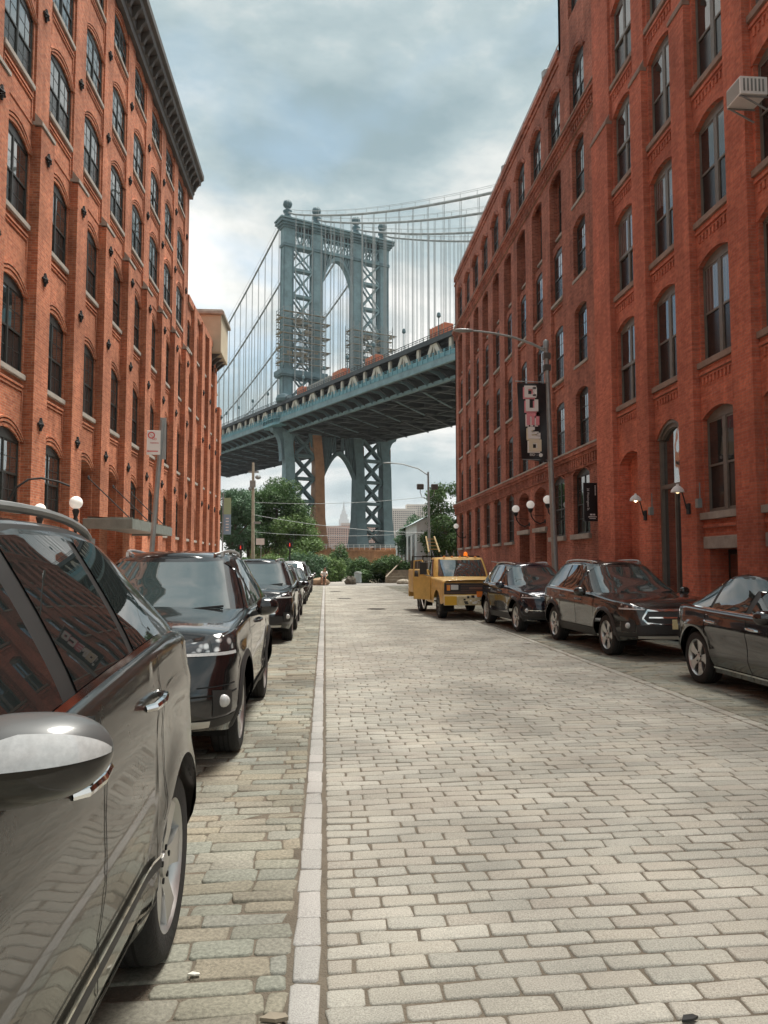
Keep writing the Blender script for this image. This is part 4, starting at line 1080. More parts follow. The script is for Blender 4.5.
def front_suv(hz0, hz1, gz0, gz1, hu=(-.66,-.14), style=0, fog=True, drl=True):
    def f(root, det):
        c = f.c
        a, b = hu
        parts_front(c, root, [
            ('headlight', M['lampb'], [(a, hz0+.045, hz1-.035, b, hz0+.05, hz1+.03)], .004)])
        hl = [o for o in root.children if o.name.startswith('headlight')]
        for s_, o in zip((1,-1), hl[-2:]):
            g = MB(); c.fpatch(g, (a+.03, hz0+.055, hz1-.06, (a+b)/2, hz0+.06, hz1-.03), s_, .009); c.fpatch(g, ((a+b)/2+.03, hz0+.06, hz1-.03, b-.05, hz0+.075, hz1), s_, .009)
            g.build('reflector', M['lamp'], o, smooth=True, angle=180)
            g = MB(); c.fpatch(g, (a, hz0+.03, hz0+.052, b-.01, hz0+.035, hz0+.06), s_, .011); g.build('running_light', M['lens'], o, smooth=True, angle=180)
        if style == 0:   # wide hexagon grille
            parts_front(c, root, [('*grille', M['trim'], [(-1, gz0, gz1, -.70, gz0+.02, gz1), (-.70, gz0+.02, gz1, -.60, gz0+.10, gz1-.03)], .004),
                ('*lower_grille', M['trim'], [(-1, c.sill+.10, c.sill+.24, -.45, c.sill+.10, c.sill+.22)], .006),
                ('*grille_trim', M['chrome'], [(-1, gz1, gz1+.02, -.60, gz1-.02, gz1+.005)], .008)])
        if style == 1:   # chrome winged grille
            parts_front(c, root, [('*grille', M['trim'], [(-1, gz0, gz1, -.66, gz0+.03, gz1), (-.66, gz0+.03, gz1, -.60, gz0+.10, gz1-.05)], .004),
                ('*grille_trim', M['chrome'], [(-1, gz1-.005, gz1+.03, -.66, gz1-.01, gz1+.025), (-.66, gz1-.03, gz1+.025, -.585, gz0+.06, gz0+.11), (-1, gz0-.02, gz0, -.66, gz0, gz0+.03), (-.66, gz0, gz0+.03, -.60, gz0+.06, gz0+.10), (-1,(gz0+gz1)/2-.01,(gz0+gz1)/2+.012,-.68,(gz0+gz1)/2-.01,(gz0+gz1)/2+.012)], .010),
                ('*skid_plate', M['rim'], [(-1, c.sill+.05, c.sill+.11, -.52, c.sill+.06, c.sill+.10)], .012),
                ('*lower_grille', M['trim'], [(-1, c.sill+.14, c.sill+.30, -.50, c.sill+.14, c.sill+.28)], .005)])
        if style == 2:   # twin kidney shapes
            parts_front(c, root, [('*grille', M['trim'], [(-.985, gz0, gz1, -.79, gz0+.02, gz1-.01)], .006),
                ('*grille_trim', M['chrome'], [(-.985, gz1, gz1+.018, -.79, gz1-.01, gz1+.008), (-.79, gz0+.02, gz1-.01, -.77, gz0+.03, gz1-.02), (-.985, gz0-.015, gz0, -.79, gz0+.005, gz0+.02)], .009),
                ('*lower_grille', M['trim'], [(-1, c.sill+.09, c.sill+.25, -.42, c.sill+.10, c.sill+.22)], .006),
                ('*bumper_trim', M['chrome'], [(-1, c.sill+.26, c.sill+.275, -.35, c.sill+.27, c.sill+.285), (-.6, c.sill+.02, c.sill+.05, -.3, c.sill+.03, c.sill+.05)], .010)])
        if fog:
            parts_front(c, root, [('fog_lamp_housing', M['trim'], [(-.48, c.sill+.16, c.sill+.36, -.22, c.sill+.17, c.sill+.34)], .006)])
            for s_ in (1,-1):
                p = c.S(-.36, c.sill+.27, .012); g = MB(); g.ball((s_*p[0], p[1], p[2]), (.05,.03,.05), 12); g.build('fog_lamp', M['lens'], root, smooth=True, angle=180)
        if c.cladding: parts_front(c, root, [('*front_lip', M['trim'], [(-1, c.sill+.075, c.sill+.13, -.02, c.sill+.075, c.sill+.15)], .004)])
        plate(c, root, c.S(-1, c.sill+.30, .014)[1], c.sill+.30)
        if det: mirror(c, root)
        else: mirror(c, root)
        # wipers
        for sx in (1,-1):
            g = MB(); p = Vector(c.G(-.93 if sx > 0 else -.97, .04, .02)); q = Vector(c.G(-.52 if sx > 0 else -.8, .10, .02)); g.beam((sx*p.x,p.y,p.z), (sx*q.x,q.y,q.z), .012, .02); g.build('wiper', M['trim'], root)
    return f
def rear_lights(c, root, z0, z1, u0=1.35, u1=1.75, chrome=False):
    for s_ in (1,-1):
        b = MB(); c.fpatch(b, (u0, z0, z1, u1, z0+.01, z1), s_, .006); b.build('tail_light', M['red'], root, smooth=True, angle=180)
def mk(label, X, Y, rz, front=None, **k):
    c = Car(**k)
    bw = k.get('bw')
    if bw: stdwin(c, *bw)
    c.det_ = k.get('det', True)
    if front: front.c = c; c.front = front
    return c, build_car(c, k.get('name', 'parked_car'), label, (X, Y, 0), k.get('cat', 'car'), rz=R(rz), det=k.get('det', True))

# --- nearest car, grey SUV cut by the left edge
pN = paint('paint_olive_grey', (.020,.019,.016), .2, .26, 1.4)
cN, near = mk('shiny olive grey SUV filling the lower left foreground, its mirror towards the viewer', -1.53, .63, 0,
    W=.945, wb=2.70, fo=.9, ro=.80, wr=.365, sill=.30, cf=.7, cr=.55, nr=2.8, rw=.60, crown=.05,
    deck=[(-.9,.80),(-.6,.95),(0,1.05),(.5,1.12),(1.0,1.18),(1.5,1.235),(2.2,1.285),(2.7,1.30),(3.2,1.28),(3.5,1.22)],
    roof=[(.9,1.62),(1.4,1.71),(1.9,1.735),(2.4,1.72),(2.8,1.66),(3.2,1.55)], ws=(.20,1.15), rs=(3.42,3.02),
    paint=pN, cladding=False, rails=True, spokes=5, handle='chrome', mirror=(.66,1.225), seams=(.36,1.57,2.36), hz=.17,
    bw=(1.42,2.08,2.62,2.42,.42), railm=M['galv'], tyre_w=.24)
mirror(cN, near, True, (1,-1), mats=[pm('mirror_silver', (.12,.125,.125), .4, metal=.3, coat=.3)])
for s_ in (1,-1):
    g = MB(); cN.ribbon(g, [(.45+1.82*i/24, .50+.035*i/24) for i in range(25)], .035, s_, .012, horiz=True); cN.ribbon(g, [(.45+1.82*i/24, .36+.03*i/24) for i in range(25)], .022, s_, .006, horiz=True)
    g.build('side_moulding', M['trim'], near, smooth=True)
    g = MB(); cN.ribbon(g, [(.45+1.82*i/24, .522+.035*i/24) for i in range(25)], .009, s_, .016, horiz=True); g.build('moulding_brightwork', M['chrome'], near, smooth=True)
    g = MB(); cN.spatch(g, 2.38, 2.44, .62, .86, s_, .0005, 4, 4); 
rear_lights(cN, near, .95, 1.2, 1.3, 1.8)
front_near = front_suv(.72,.88,.45,.75); front_near.c = cN
parts_front(cN, near, [('headlight', M['lamp'], [(-.66,.70,.84,-.1,.72,.90)], .006), ('*grille', M['trim'], [(-1,.5,.74,-.68,.5,.74)], .006)])
g = MB(); g.tube([(-.66,2.6,1.70),(-.66,2.62,1.75)], .01, 5)
# black SUV behind it
pB = paint('paint_black', (.010,.010,.011), .2, .12, 1.6)
f1 = front_suv(.86,1.035,.62,.84, hu=(-.80,-.12), style=3)
cR, rav = mk('black SUV with slim angular headlights, second in the left row right behind the grey one', -1.60, 6.83, 0, f1,
    W=.925, wb=2.69, fo=.93, ro=.95, wr=.365, sill=.28, cf=.62, nf=3.4, rw=.60,
    deck=[(-.93,.97),(-.75,1.03),(-.3,1.09),(.2,1.13),(.8,1.165),(1.5,1.17),(2.7,1.20),(3.2,1.22),(3.64,1.16)],
    roof=[(.9,1.55),(1.3,1.65),(1.9,1.70),(2.6,1.68),(3.3,1.60)], ws=(.42,1.38), rs=(3.6,3.2), paint=pB, spokes=5,
    seams=(.5,1.45,2.3), mirror=(.86,1.12), bw=(1.42,2.25,2.95,2.7,.38), handle='paint', rimk='rim')
rear_lights(cR, rav, .95, 1.12)
parts_front(cR, rav, [('*grille', M['trim'], [(-1,.60,.84,-.74,.64,.84)], .004), ('*skid_plate', M['rim'], [(-.95,.35,.42,-.50,.36,.41)], .008), ('bumper_crease', M['well'], [(-.74,.585,.60,-.10,.60,.612)], .003), ('bumper_crease', M['well'], [(-.62,.655,.665,-.15,.665,.675)], .003)])
# third: dark SUV with chrome-edged grille
pD = paint('paint_graphite', (.018,.018,.020), .4, .15)
f2 = front_suv(.88,1.02,.60,.86, hu=(-.62,-.12), style=1)
c3, car3 = mk('black SUV with chrome winged grille, third in the left row', -1.56, 16.5, 0, f2, W=.92, wb=2.72, fo=.93, ro=.95, wr=.36, sill=.27, cf=.62, nf=3.0,
    deck=[(-.93,.93),(-.7,1.0),(-.2,1.07),(.5,1.12),(1.5,1.15),(2.7,1.19),(3.4,1.2),(3.67,1.14)], roof=[(.9,1.55),(1.4,1.65),(2.0,1.68),(2.8,1.64),(3.4,1.56)],
    ws=(.40,1.35), rs=(3.6,3.2), paint=pD, seams=(.5,1.45,2.3), mirror=(.82,1.08), bw=(1.42,2.25,2.95,2.7,.38), cladding=False)
# the rest of the left row, far away
far = [(-1.57,21.9,'dark blue hatchback with a roof box bar, fourth in the left row', (.015,.02,.035), 1.52, False),
       (-1.60,31.2,'black saloon, fifth in the left row', (.012,.012,.013), 1.44, True),
       (-1.62,37.2,'silver van-like car, sixth in the left row, paler than its neighbours', (.42,.43,.44), 1.72, False),
       (-1.60,43.6,'dark grey car at the far end of the left row', (.05,.05,.055), 1.5, True)]
for i, (x, y, lab, col, h, sed) in enumerate(far):
    fx = front_suv(.74,.87,.5,.72, hu=(-.64,-.14), style=i % 3)
    hb_ = h-1.44
    mk(lab, x, y, 0, fx, W=.9, wb=2.66, fo=.88, ro=1.0 if sed else .85, wr=.33, sill=.22, cf=.62,
       deck=[(-.88,.76),(-.6,.86),(0,.93),(.7,.99),(1.5,1.0+hb_*.3),(2.7,1.02+hb_*.4),(3.3,1.03+hb_*.3),(3.66,.96)],
       roof=[(1.0,h-.12),(1.6,h-.02),(2.2,h),(2.7,h-.04),(3.3,h-.12)], ws=(.5,1.4), rs=((3.1,2.5) if sed else (3.4,3.1)), paint=paint('paint_far_%d' % i, col, .4, .18),
       bw=(1.45,2.2,2.75,2.55,.15), cladding=False, rails=(i == 0), seams=(.5,1.45,2.3), mirror=(.82,.95), spokes=7, det=False)
# --- right row
pBl = paint('paint_dark_blue', (.010,.014,.026), .4, .15)
f4 = front_suv(.78,.90,.58,.80, hu=(-.68,-.14), style=2)
c4, x1 = mk('dark navy compact SUV between the yellow truck and the dark grey wagon', 5.40, 18.2, 3.2, f4, W=.91, wb=2.67, fo=.84, ro=.85, wr=.345, sill=.26, cf=.62, nf=2.8, rw=.58,
    deck=[(-.84,.86),(-.6,.93),(0,1.0),(.7,1.06),(1.5,1.08),(2.7,1.12),(3.2,1.13),(3.52,1.08)], roof=[(.9,1.45),(1.4,1.56),(2.0,1.60),(2.8,1.57),(3.2,1.5)],
    ws=(.42,1.35), rs=(3.44,3.1), paint=pBl, seams=(.5,1.4,2.25), mirror=(.82,1.02), bw=(1.38,2.15,2.8,2.6,.38), rimk='rim', spokes=5)
pG = paint('paint_dark_grey', (.035,.034,.032), .6, .18)
f5 = front_suv(.80,.93,.60,.82, hu=(-.62,-.16), style=1)
c5, ob = mk('dark grey wagon with roof rails and chrome-winged grille, behind the black saloon on the right', 5.85, 13.42, 2.2, f5, W=.93, wb=2.745, fo=.98, ro=1.08, wr=.355, sill=.30, cf=.68, nf=2.6, rw=.60,
    deck=[(-.98,.86),(-.7,.94),(0,1.0),(.7,1.06),(1.5,1.08),(2.7,1.12),(3.3,1.13),(3.82,1.06)], roof=[(.9,1.48),(1.4,1.59),(2.0,1.635),(2.8,1.62),(3.5,1.53)],
    ws=(.38,1.38), rs=(3.78,3.2), paint=pG, seams=(.5,1.42,2.3), mirror=(.85,1.02), bw=(1.38,2.22,3.15,2.85,.40), spokes=5)
rear_lights(c5, ob, .88, 1.05)
pA = paint('paint_gloss_black', (.010,.008,.009), .2, .1, 1.6)
c6, audi = mk('glossy black saloon cut by the right edge, chrome line round its windows', 5.90, 7.36, 0, W=.925, wb=2.80, fo=.88, ro=1.05, wr=.345, sill=.20, cf=.7, cr=.85, nr=2.5, rw=.56,
    deck=[(-.88,.70),(-.6,.82),(0,.90),(.7,.96),(1.5,.985),(2.5,1.01),(3.2,1.03),(3.6,1.02),(3.85,.97)], roof=[(1.1,1.28),(1.6,1.41),(2.1,1.455),(2.5,1.43),(3.0,1.33)],
    ws=(.62,1.6), rs=(3.45,2.65), paint=pA, cladding=False, rails=False, seams=(.5,1.5,2.5), mirror=(.92,.93), bw=(1.52,2.42,2.95,2.62,.40), spokes=5, handle='chrome', hz=.15)
rear_lights(c6, audi, .74, .90, 1.25, 1.75)
mirror(c6, audi)
for s_ in (1,-1):
    g = MB(); c6.ribbon(g, [(.42+1.95*i/24, .27) for i in range(25)], .02, s_, .014, horiz=True); g.build('sill_trim', M['chrome'], audi, smooth=True)

# --- yellow utility truck
pY = pm('paint_yellow', (.66,.42,.13), .42, coat=.3, var=.22, vscale=5, rvar=.25)
pYd = pm('paint_yellow_worn', (.58,.37,.11), .5, var=.22, vscale=2.5)
cT = Car(W=.98, wb=3.3, fo=.82, ro=-1.02, wr=.37, sill=.42, cf=.16, cr=.12, nf=3, nr=4, rw=.80, crown=.03, hood=.03,
    deck=[(-.82,1.10),(-.4,1.14),(.3,1.17),(.8,1.19),(1.6,1.2),(2.3,1.2)], roof=[(1.0,1.76),(1.5,1.80),(2.2,1.79)], ws=(.72,1.12), rs=(2.24,2.14), paint=pY,
    cladding=False, rails=False, seams=(.78,1.95,2.0), mirror=(.85,1.2), spokes=8, rim='rimD', arch=.09, handle='paint')
cT.win = [(lambda v: 1.06+.38*v, lambda v: 1.98)]
cT.surround = pY; cT.brightline = False
tr = build_car(cT, 'utility_truck', 'old yellow utility pickup with orange licence plate, parked at the right kerb', (4.30, 22.86, 0), 'truck', rz=R(3.), group=None)
cT.g = None
b = MB(); yf = cT.y0
b.box(-.93,.93,yf-.012,yf+.02,.735,1.05); b.build('grille_panel', M['trim'], tr)
b = MB()
for z in (.83,.88,.93,.98): b.box(-.45,.45,yf-.02,yf-.012,z,z+.012)
b.box(-.2,.2,yf-.026,yf-.02,.87,.94)
for z in (.765,.79): b.box(-.9,.9,yf-.02,yf-.012,z,z+.01)
b.build('grille', pm('grille_rusty', (.16,.09,.07), .6), tr)
for s_ in (1,-1):
    b = MB(); b.box(s_*.52,s_*.74,yf-.03,yf-.01,.86,1.0); b.build('headlight', M['lens'], tr, bevel=.01)
    b = MB(); b.box(s_*.76,s_*.86,yf-.025,yf+.02,.84,1.0); b.build('marker_light', M['amber'], tr)
b = MB(); b.box(-.96,.96,yf-.16,yf-.02,.42,.70); bp = b.build('bumper', pm('bumper_cream', (.55,.47,.30), .5, var=.35, vscale=6), tr, bevel=.025)
b = MB(); b.box(-.955,-.6,yf-.165,yf-.16,.43,.69); b.box(.6,.955,yf-.165,yf-.16,.43,.69); b.build('painted_patch', pm('paint_orange_yellow', (.62,.36,.03), .5), bp)
b = MB(); random.seed(3)
for i in range(16):
    x = random.uniform(-.56,.1); z = random.uniform(.45,.66); b.box(x,x+random.uniform(.03,.11),yf-.1645,yf-.1605,z,z+random.uniform(.015,.07), i % 2)
b.build('sticker', [M['trim'], M['white']], bp)
b = MB(); b.box(-.02,.34,yf-.185,yf-.17,.66,.82); b.build('number_plate', pm('plate_orange', (.80,.22,.03), .5), tr)
g = MB(); cT.screen(g, -1, -.22, .08, .9, .012); 
b = MB()
for x in (-.5,-.25,0,.25,.5): b.ball((x,1.22,1.83), (.045,.06,.03), 8)
b.build('roof_marker_light', M['amber'], tr)
for s_ in (1,-1):   # big west-coast mirrors
    b = MB(); b.box(s_*1.12,s_*1.34,.86,.90,1.28,1.66); m_ = b.build('mirror', M['trim'], tr, bevel=.015)
    b = MB(); b.tube([(s_*.96,.95,1.22),(s_*1.2,.9,1.28)], .014, 6); b.tube([(s_*.96,1.0,1.68),(s_*1.2,.9,1.64)], .014, 6); b.build('mirror_arm', M['galv'], m_)
# open driver door seen from the front
dr = MB(); dr.prism([(-1.0,.98,.5),(-1.42,1.55,.5),(-1.42,1.55,1.2),(-1.0,.98,1.2)], (.04,.03,0)); dr.beam((-1.01,1.02,1.2),(-1.2,1.3,1.72),.035,.035); dr.beam((-1.2,1.3,1.72),(-1.4,1.55,1.70),.035,.035); dr.beam((-1.4,1.55,1.70),(-1.42,1.55,1.2),.035,.035)
dd_ = dr.build('open_door', pYd, tr)
# service body
b = MB()
for s_ in (1,-1):
    b.box(s_*.66,s_*1.06,2.36,2.92,.62,1.42); b.box(s_*.66,s_*1.06,3.70,4.75,.62,1.42); b.box(s_*.66,s_*1.06,2.92,3.70,.92,1.42)
b.box(-.66,.66,2.36,4.75,.60,.70); b.box(-1.06,1.06,4.75,4.83,.45,1.3)
sb = b.build('service_body', pYd, tr, bevel=.02)
b = MB()
for s_ in (1,-1):
    for y0, y1, z0, z1 in ((2.40,2.88,.68,1.38),(2.98,3.64,1.0,1.38),(3.74,4.2,.68,1.38),(4.24,4.7,.68,1.38)): b.box(s_*1.06,s_*1.072,y0,y1,z0,z1)
b.build('locker_door', pY, sb, bevel=.006)
b = MB()
for y in (2.5, 4.6):
    for s_ in (1,-1): b.beam((s_*.95,y,1.42),(s_*.95,y,1.86),.035,.035)
    b.beam((-.97,y,1.86),(.97,y,1.86),.035,.035)
b.build('rack', M['iron'], tr)
tO = Vector((4.30,22.86,0))
def on_truck(x, y, z): a = R(3.); return (4.30+x*math.cos(a)-y*math.sin(a), 22.86+x*math.sin(a)+y*math.cos(a), z)
t = thing('amber_beacon', 'round orange warning beacon on the yellow truck cab roof', 'beacon', on_truck(.35,1.9,1.82)); b = MB(); b.lathe([(.07,0),(.07,.04)], 12); b.build('beacon_base', M['iron'], t)
b = MB(); b.lathe([(.065,.04),(.07,.1),(.05,.16),(.001,.18)], 12); b.build('beacon_lens', pm('beacon_orange', (.85,.2,.02), .3, emit=.3), t, smooth=True)
t = thing('ladder', 'wooden step ladder leaning on the rack of the yellow truck', 'ladder', on_truck(-.5,3.2,2.0)); b = MB()
for s_ in (-.18,.18): b.beam((s_,-.5,0),(s_*.8,.5,.55),.05,.03)
for i in range(4): b.beam((-.17,-.3+.22*i,.1+.12*i),(.17,-.3+.22*i,.1+.12*i),.03,.03)
b.build('ladder_frame', pm('ladder_wood', (.45,.33,.15), .7, var=.2), t)
t = thing('tool_bundle', 'bundle of poles and tarpaulin piled in the bed of the yellow truck', 'tools', on_truck(.1,3.4,.7)); b = MB()
for i in range(7): b.tube([(-.4+.13*i,-.6,.6+.02*i),(-.5+.16*i+.2*math.sin(i),.5,1.25+.12*math.cos(i*2))], .022, 6)
b.ball((0,.2,.6), (.55,.7,.35), 12); b.build('tool_pile', pm('tarp_dark', (.05,.05,.06), .8, var=.4), t)
t = thing('traffic_cone', 'orange traffic cone standing in the bed of the yellow truck', 'cone', on_truck(.3,2.7,1.3)); b = MB(); b.lathe([(.17,0),(.17,.03),(.12,.04),(.025,.55)], 12); b.build('cone_body', pm('cone_orange', (.75,.14,.02), .5), t, smooth=True)
t = thing('cable_coil', 'coil of dark cable hung on the left side of the yellow truck bed', 'cable', on_truck(-1.12,2.62,1.15)); b = MB()
for i in range(4): b.tube([(-.02*i,.2*math.cos(q),.22*math.sin(q)) for q in np.linspace(0,2*PI,17)], .014, 5)
b.build('coil', M['trim'], t, smooth=True)
t = thing('hose', 'pale hose hanging down beside the open door of the yellow truck', 'hose', on_truck(-1.08,1.6,.3)); b = MB()
b.tube([(0,.6,.5),(-.02,.5,.2),(0,.3,.0),(0,.0,-.1),(0,-.25,0),(0,-.4,.2)], .018, 6); b.build('hose_tube', M['white'], t, smooth=True)
# ------------------------------------------------------------------ suspension bridge (local x across the deck, local y away from the viewer)
def steel(name, col, rust=.25):
    m, nt, b = nm(name); N = nt.nodes; L = nt.links; tc = N.new('ShaderNodeTexCoord')
    n = N.new('ShaderNodeTexNoise'); n.inputs['Scale'].default_value = .45; n.inputs['Detail'].default_value = 7; n.inputs['Roughness'].default_value = .7; L.new(tc.outputs['Object'], n.inputs['Vector'])
    cr = N.new('ShaderNodeValToRGB'); L.new(n.outputs['Fac'], cr.inputs[0]); e = cr.color_ramp.elements
    e[0].position = .3; e[0].color = (*[c*.75 for c in col],1); e[1].position = .62; e[1].color = (*[min(1,c*1.25) for c in col],1)
    if rust: k = e.new(.72); k.color = (.26,.15,.07,1)
    L.new(cr.outputs[0], b.inputs['Base Color']); b.inputs['Roughness'].default_value = .6; return m
M['blue'] = steel('bridge_blue_steel', (.09,.15,.172), 0)
M['blueD'] = steel('bridge_dark_shaded_steel', (.075,.125,.14), 0)  # dark teal below the deck, deepened by shade put into the colour
M['blueL'] = steel('bridge_pale_steel', (.15,.235,.262), 0)
M['fence'] = steel('bridge_fence_blue', (.13,.28,.33), 0)
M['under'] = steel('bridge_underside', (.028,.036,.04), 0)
M['cream'] = steel('bridge_cream_steel', (.50,.47,.40), 0)
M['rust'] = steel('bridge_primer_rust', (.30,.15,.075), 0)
M['cable'] = steel('cable_grey', (.26,.285,.29), 0)
M['orange'] = pm('site_orange', (.55,.15,.07), .6, var=.2, vscale=1)
M['wood'] = pm('scaffold_plank', (.36,.31,.24), .8, var=.3, vscale=1)
BO = Vector((2.7, 208.8, 0)); BA = R(25.1)
br = thing('suspension_bridge', 'huge blue steel suspension bridge with a latticed tower beyond the end of the street', 'bridge', BO, BA)
zd = lambda y: 37.9 + .0256*y       # local y = -s
yA, yB = -130., 140.
def ramp_box(b, x0, x1, ya, yb, h0, h1, mi=0, n=1):
    for i in range(n):
        a = ya+(yb-ya)*i/n; c = ya+(yb-ya)*(i+1)/n
        vs = [(x0,a,zd(a)+h0),(x1,a,zd(a)+h0),(x1,c,zd(c)+h0),(x0,c,zd(c)+h0),(x0,a,zd(a)+h1),(x1,a,zd(a)+h1),(x1,c,zd(c)+h1),(x0,c,zd(c)+h1)]
        b.add(vs, [(0,3,2,1),(4,5,6,7),(0,1,5,4),(1,2,6,5),(2,3,7,6),(3,0,4,7)], mi)
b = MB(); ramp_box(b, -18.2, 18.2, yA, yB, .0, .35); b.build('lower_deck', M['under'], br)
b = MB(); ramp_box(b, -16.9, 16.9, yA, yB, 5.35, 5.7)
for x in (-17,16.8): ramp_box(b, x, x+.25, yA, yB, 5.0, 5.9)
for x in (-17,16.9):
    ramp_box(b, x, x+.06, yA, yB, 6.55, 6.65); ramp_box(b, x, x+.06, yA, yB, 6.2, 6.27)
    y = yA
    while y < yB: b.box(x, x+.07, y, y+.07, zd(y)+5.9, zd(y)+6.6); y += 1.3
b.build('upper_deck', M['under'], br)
for s_ in (-1,1):
    b = MB(); ramp_box(b, s_*18.35-.15, s_*18.35+.15, yA, yB, -.15, 1.0); ramp_box(b, s_*18.4-.3, s_*18.4+.3, yA, yB, -.2, -.08); ramp_box(b, s_*18.35-.2, s_*18.35+.2, yA, yB, 1.0, 1.08)
    b.build('edge_girder', M['blueL'], br)
    b = MB(); y = yA
    while y < yB:
        b.box(s_*18.35-.12, s_*18.35+.12, y, y+.22, zd(y)+1.08, zd(y)+2.5); y += 1.77
    for h in (1.3,1.75,2.2,2.48): ramp_box(b, s_*18.35-.03, s_*18.35+.03, yA, yB, h, h+.05)
    ramp_box(b, s_*18.3-.01, s_*18.3+.01, yA, yB, 1.1, 2.0)
    b.build('walkway_fence', M['fence'], br)
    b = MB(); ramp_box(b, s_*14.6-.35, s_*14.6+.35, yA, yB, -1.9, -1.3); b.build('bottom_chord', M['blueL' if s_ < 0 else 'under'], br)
    b = MB(); ramp_box(b, s_*14.6-.3, s_*14.6+.3, yA, yB, 4.9, 5.5); b.build('top_chord', M['under'], br)
# truss members between the decks
pan = 10.6
A = MB()
for d in (-1,1):
    A.beam((0,d*3.0,1.0),(0,d*.6,4.75),.5,.95)
A.beam((0,-.9,4.75),(0,.9,4.75),.45,.5); A.beam((0,0,1.),(0,0,4.6),.3,.35)
am = A.mesh('truss_frame', M['cream']); P_ = MB(); P_.box(-.22,.22,-.42,.42,.35,5.0); pmh = P_.mesh('truss_post', M['cream'])
i = -13
while True:
    y = -42.3 + pan*i - .0
    i += 1
    if y > 130: break
    if y < yA+3: continue
    for s_ in (-1,1):
        o = obj('truss_frame', am, br, (s_*16.3, y, zd(y))); 
        o = obj('truss_post', pmh, br, (s_*16.3, y+pan/2, zd(y+pan/2)))
b = MB()
for x in (-6,6):
    ramp_box(b, x-.1, x+.1, yA, yB, .35, 1.6); ramp_box(b, x-.15, x+.15, yA, yB, 4.4, 5.3)
    y = yA
    while y < yB: b.beam((x,y,zd(y)+.4),(x,y+5.3,zd(y)+5.2),.3,.5); b.beam((x,y+10.6,zd(y)+.4),(x,y+5.3,zd(y)+5.2),.3,.5); y += 10.6
for x in (-12,-9,9,12): ramp_box(b, x-.5, x+.5, yA, yB, 2.6, 5.1)
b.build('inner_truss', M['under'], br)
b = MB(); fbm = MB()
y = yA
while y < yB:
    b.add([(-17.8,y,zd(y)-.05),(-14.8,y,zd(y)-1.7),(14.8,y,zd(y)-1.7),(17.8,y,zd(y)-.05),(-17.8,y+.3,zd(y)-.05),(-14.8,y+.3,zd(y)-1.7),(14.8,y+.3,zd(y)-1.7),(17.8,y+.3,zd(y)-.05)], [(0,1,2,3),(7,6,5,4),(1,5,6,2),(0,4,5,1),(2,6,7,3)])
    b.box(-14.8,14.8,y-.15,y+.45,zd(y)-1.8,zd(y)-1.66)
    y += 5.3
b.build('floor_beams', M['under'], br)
b = MB(); y = yA
while y < yB-10.6:
    for x in (-14.6,0): b.beam((x,y,zd(y)-1.9),(x+14.6,y+10.6,zd(y)-1.9),.35,.2,1 if x < -5 else 0); b.beam((x+14.6,y,zd(y)-1.95),(x,y+10.6,zd(y)-1.95),.35,.2)
    y += 10.6
for x in (-9.5,-3.2,3.2,9.5): ramp_box(b, x-.2, x+.2, yA, yB, -1.7, -.1)
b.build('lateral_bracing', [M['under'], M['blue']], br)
# gussets below the walkway edge: each a small curved bracket
b = MB(); b.prism([(-3.6,0,0),(-3.6,0,-.25),(-1.6,0,-.7),(-.3,0,-1.8),(0,0,-1.8),(0,0,0)], (0,.15,0)); gm_ = b.mesh('walkway_bracket', M['blue'])
y = yA+2
while y < 60:
    obj('walkway_bracket', gm_, br, (-14.6, y, zd(y)-.1)); y += 5.3
# tower
TX = (-14.6,-6.1,6.1,14.6)
tb = MB()
# frieze between the leg heads
tb.box(-16.2,16.2,-1.5,1.5,92.2,92.7); tb.box(-16.9,16.9,-2.1,2.1,92.7,93.3); tb.box(-17.4,17.4,-2.6,2.6,93.3,93.7); tb.box(-16.6,16.6,-1.9,1.9,93.7,94.0)
tb.box(-15,15,-1.3,1.3,86.3,87.1); tb.box(-15,15,-1.15,1.15,90.3,90.7)
for x in np.arange(-15,15.1,1.0): 
    for yy in (-1.1,1.1): tb.box(x-.1,x+.1,yy-.1,yy+.1,87.1,92.2)
for x in np.arange(-14.5,14.5,1.6):
    for yy in (-1.1,1.1): tb.beam((x,yy,87.1),(x+1.6,yy,90.3),.16,.16); tb.beam((x+1.6,yy,87.1),(x,yy,90.3),.16,.16)
tower = tb.build('tower', M['blueL'], br)
b = MB(); b.box(-14.6,14.6,-.5,.5,90.7,92.2); b.build('frieze_panel', M['under'], tower)
def leg(x, zlo, mats, outer):
    b = MB(); st = [(6.0,1.95,3.2),(7.5,1.8,2.8),(10,1.6,2.3),(14,1.42,1.8),(20,1.38,1.5),(28,1.3,1.3),(36,1.3,1.2),(50,1.3,1.1),(86.5,1.3,1.05)]
    rows = []
    for z, hx, hy in st:
        xx = x+(.9 if z < 30 else 0); rows.append([(xx-hx,-hy,z),(xx+hx,-hy,z),(xx+hx,hy,z),(xx-hx,hy,z)])
    lowr = rows[:7]
    b.grid(lowr, 0, closed=True); b.grid(rows[6:], 1, closed=True)
    # raised corner plates
    for sx in (-1,1):
        for sy in (-1,1): b.box(x+sx*1.3-.16, x+sx*1.3+.16, sy*1.1-.12, sy*1.1+.12, 36, 86.4, 2)
    b.box(x-1.6,x+1.6,-1.45,1.45,86.2,87.0,2); b.box(x-1.45,x+1.45,-1.3,1.3,87,92.2,1)
    for z, e in ((91.2,.35),(91.8,.75),(92.4,1.2)): b.box(x-1.45-e,x+1.45+e,-1.3-e,1.3+e,z,z+.6,2)
    return b.build('tower_leg', mats, tower)
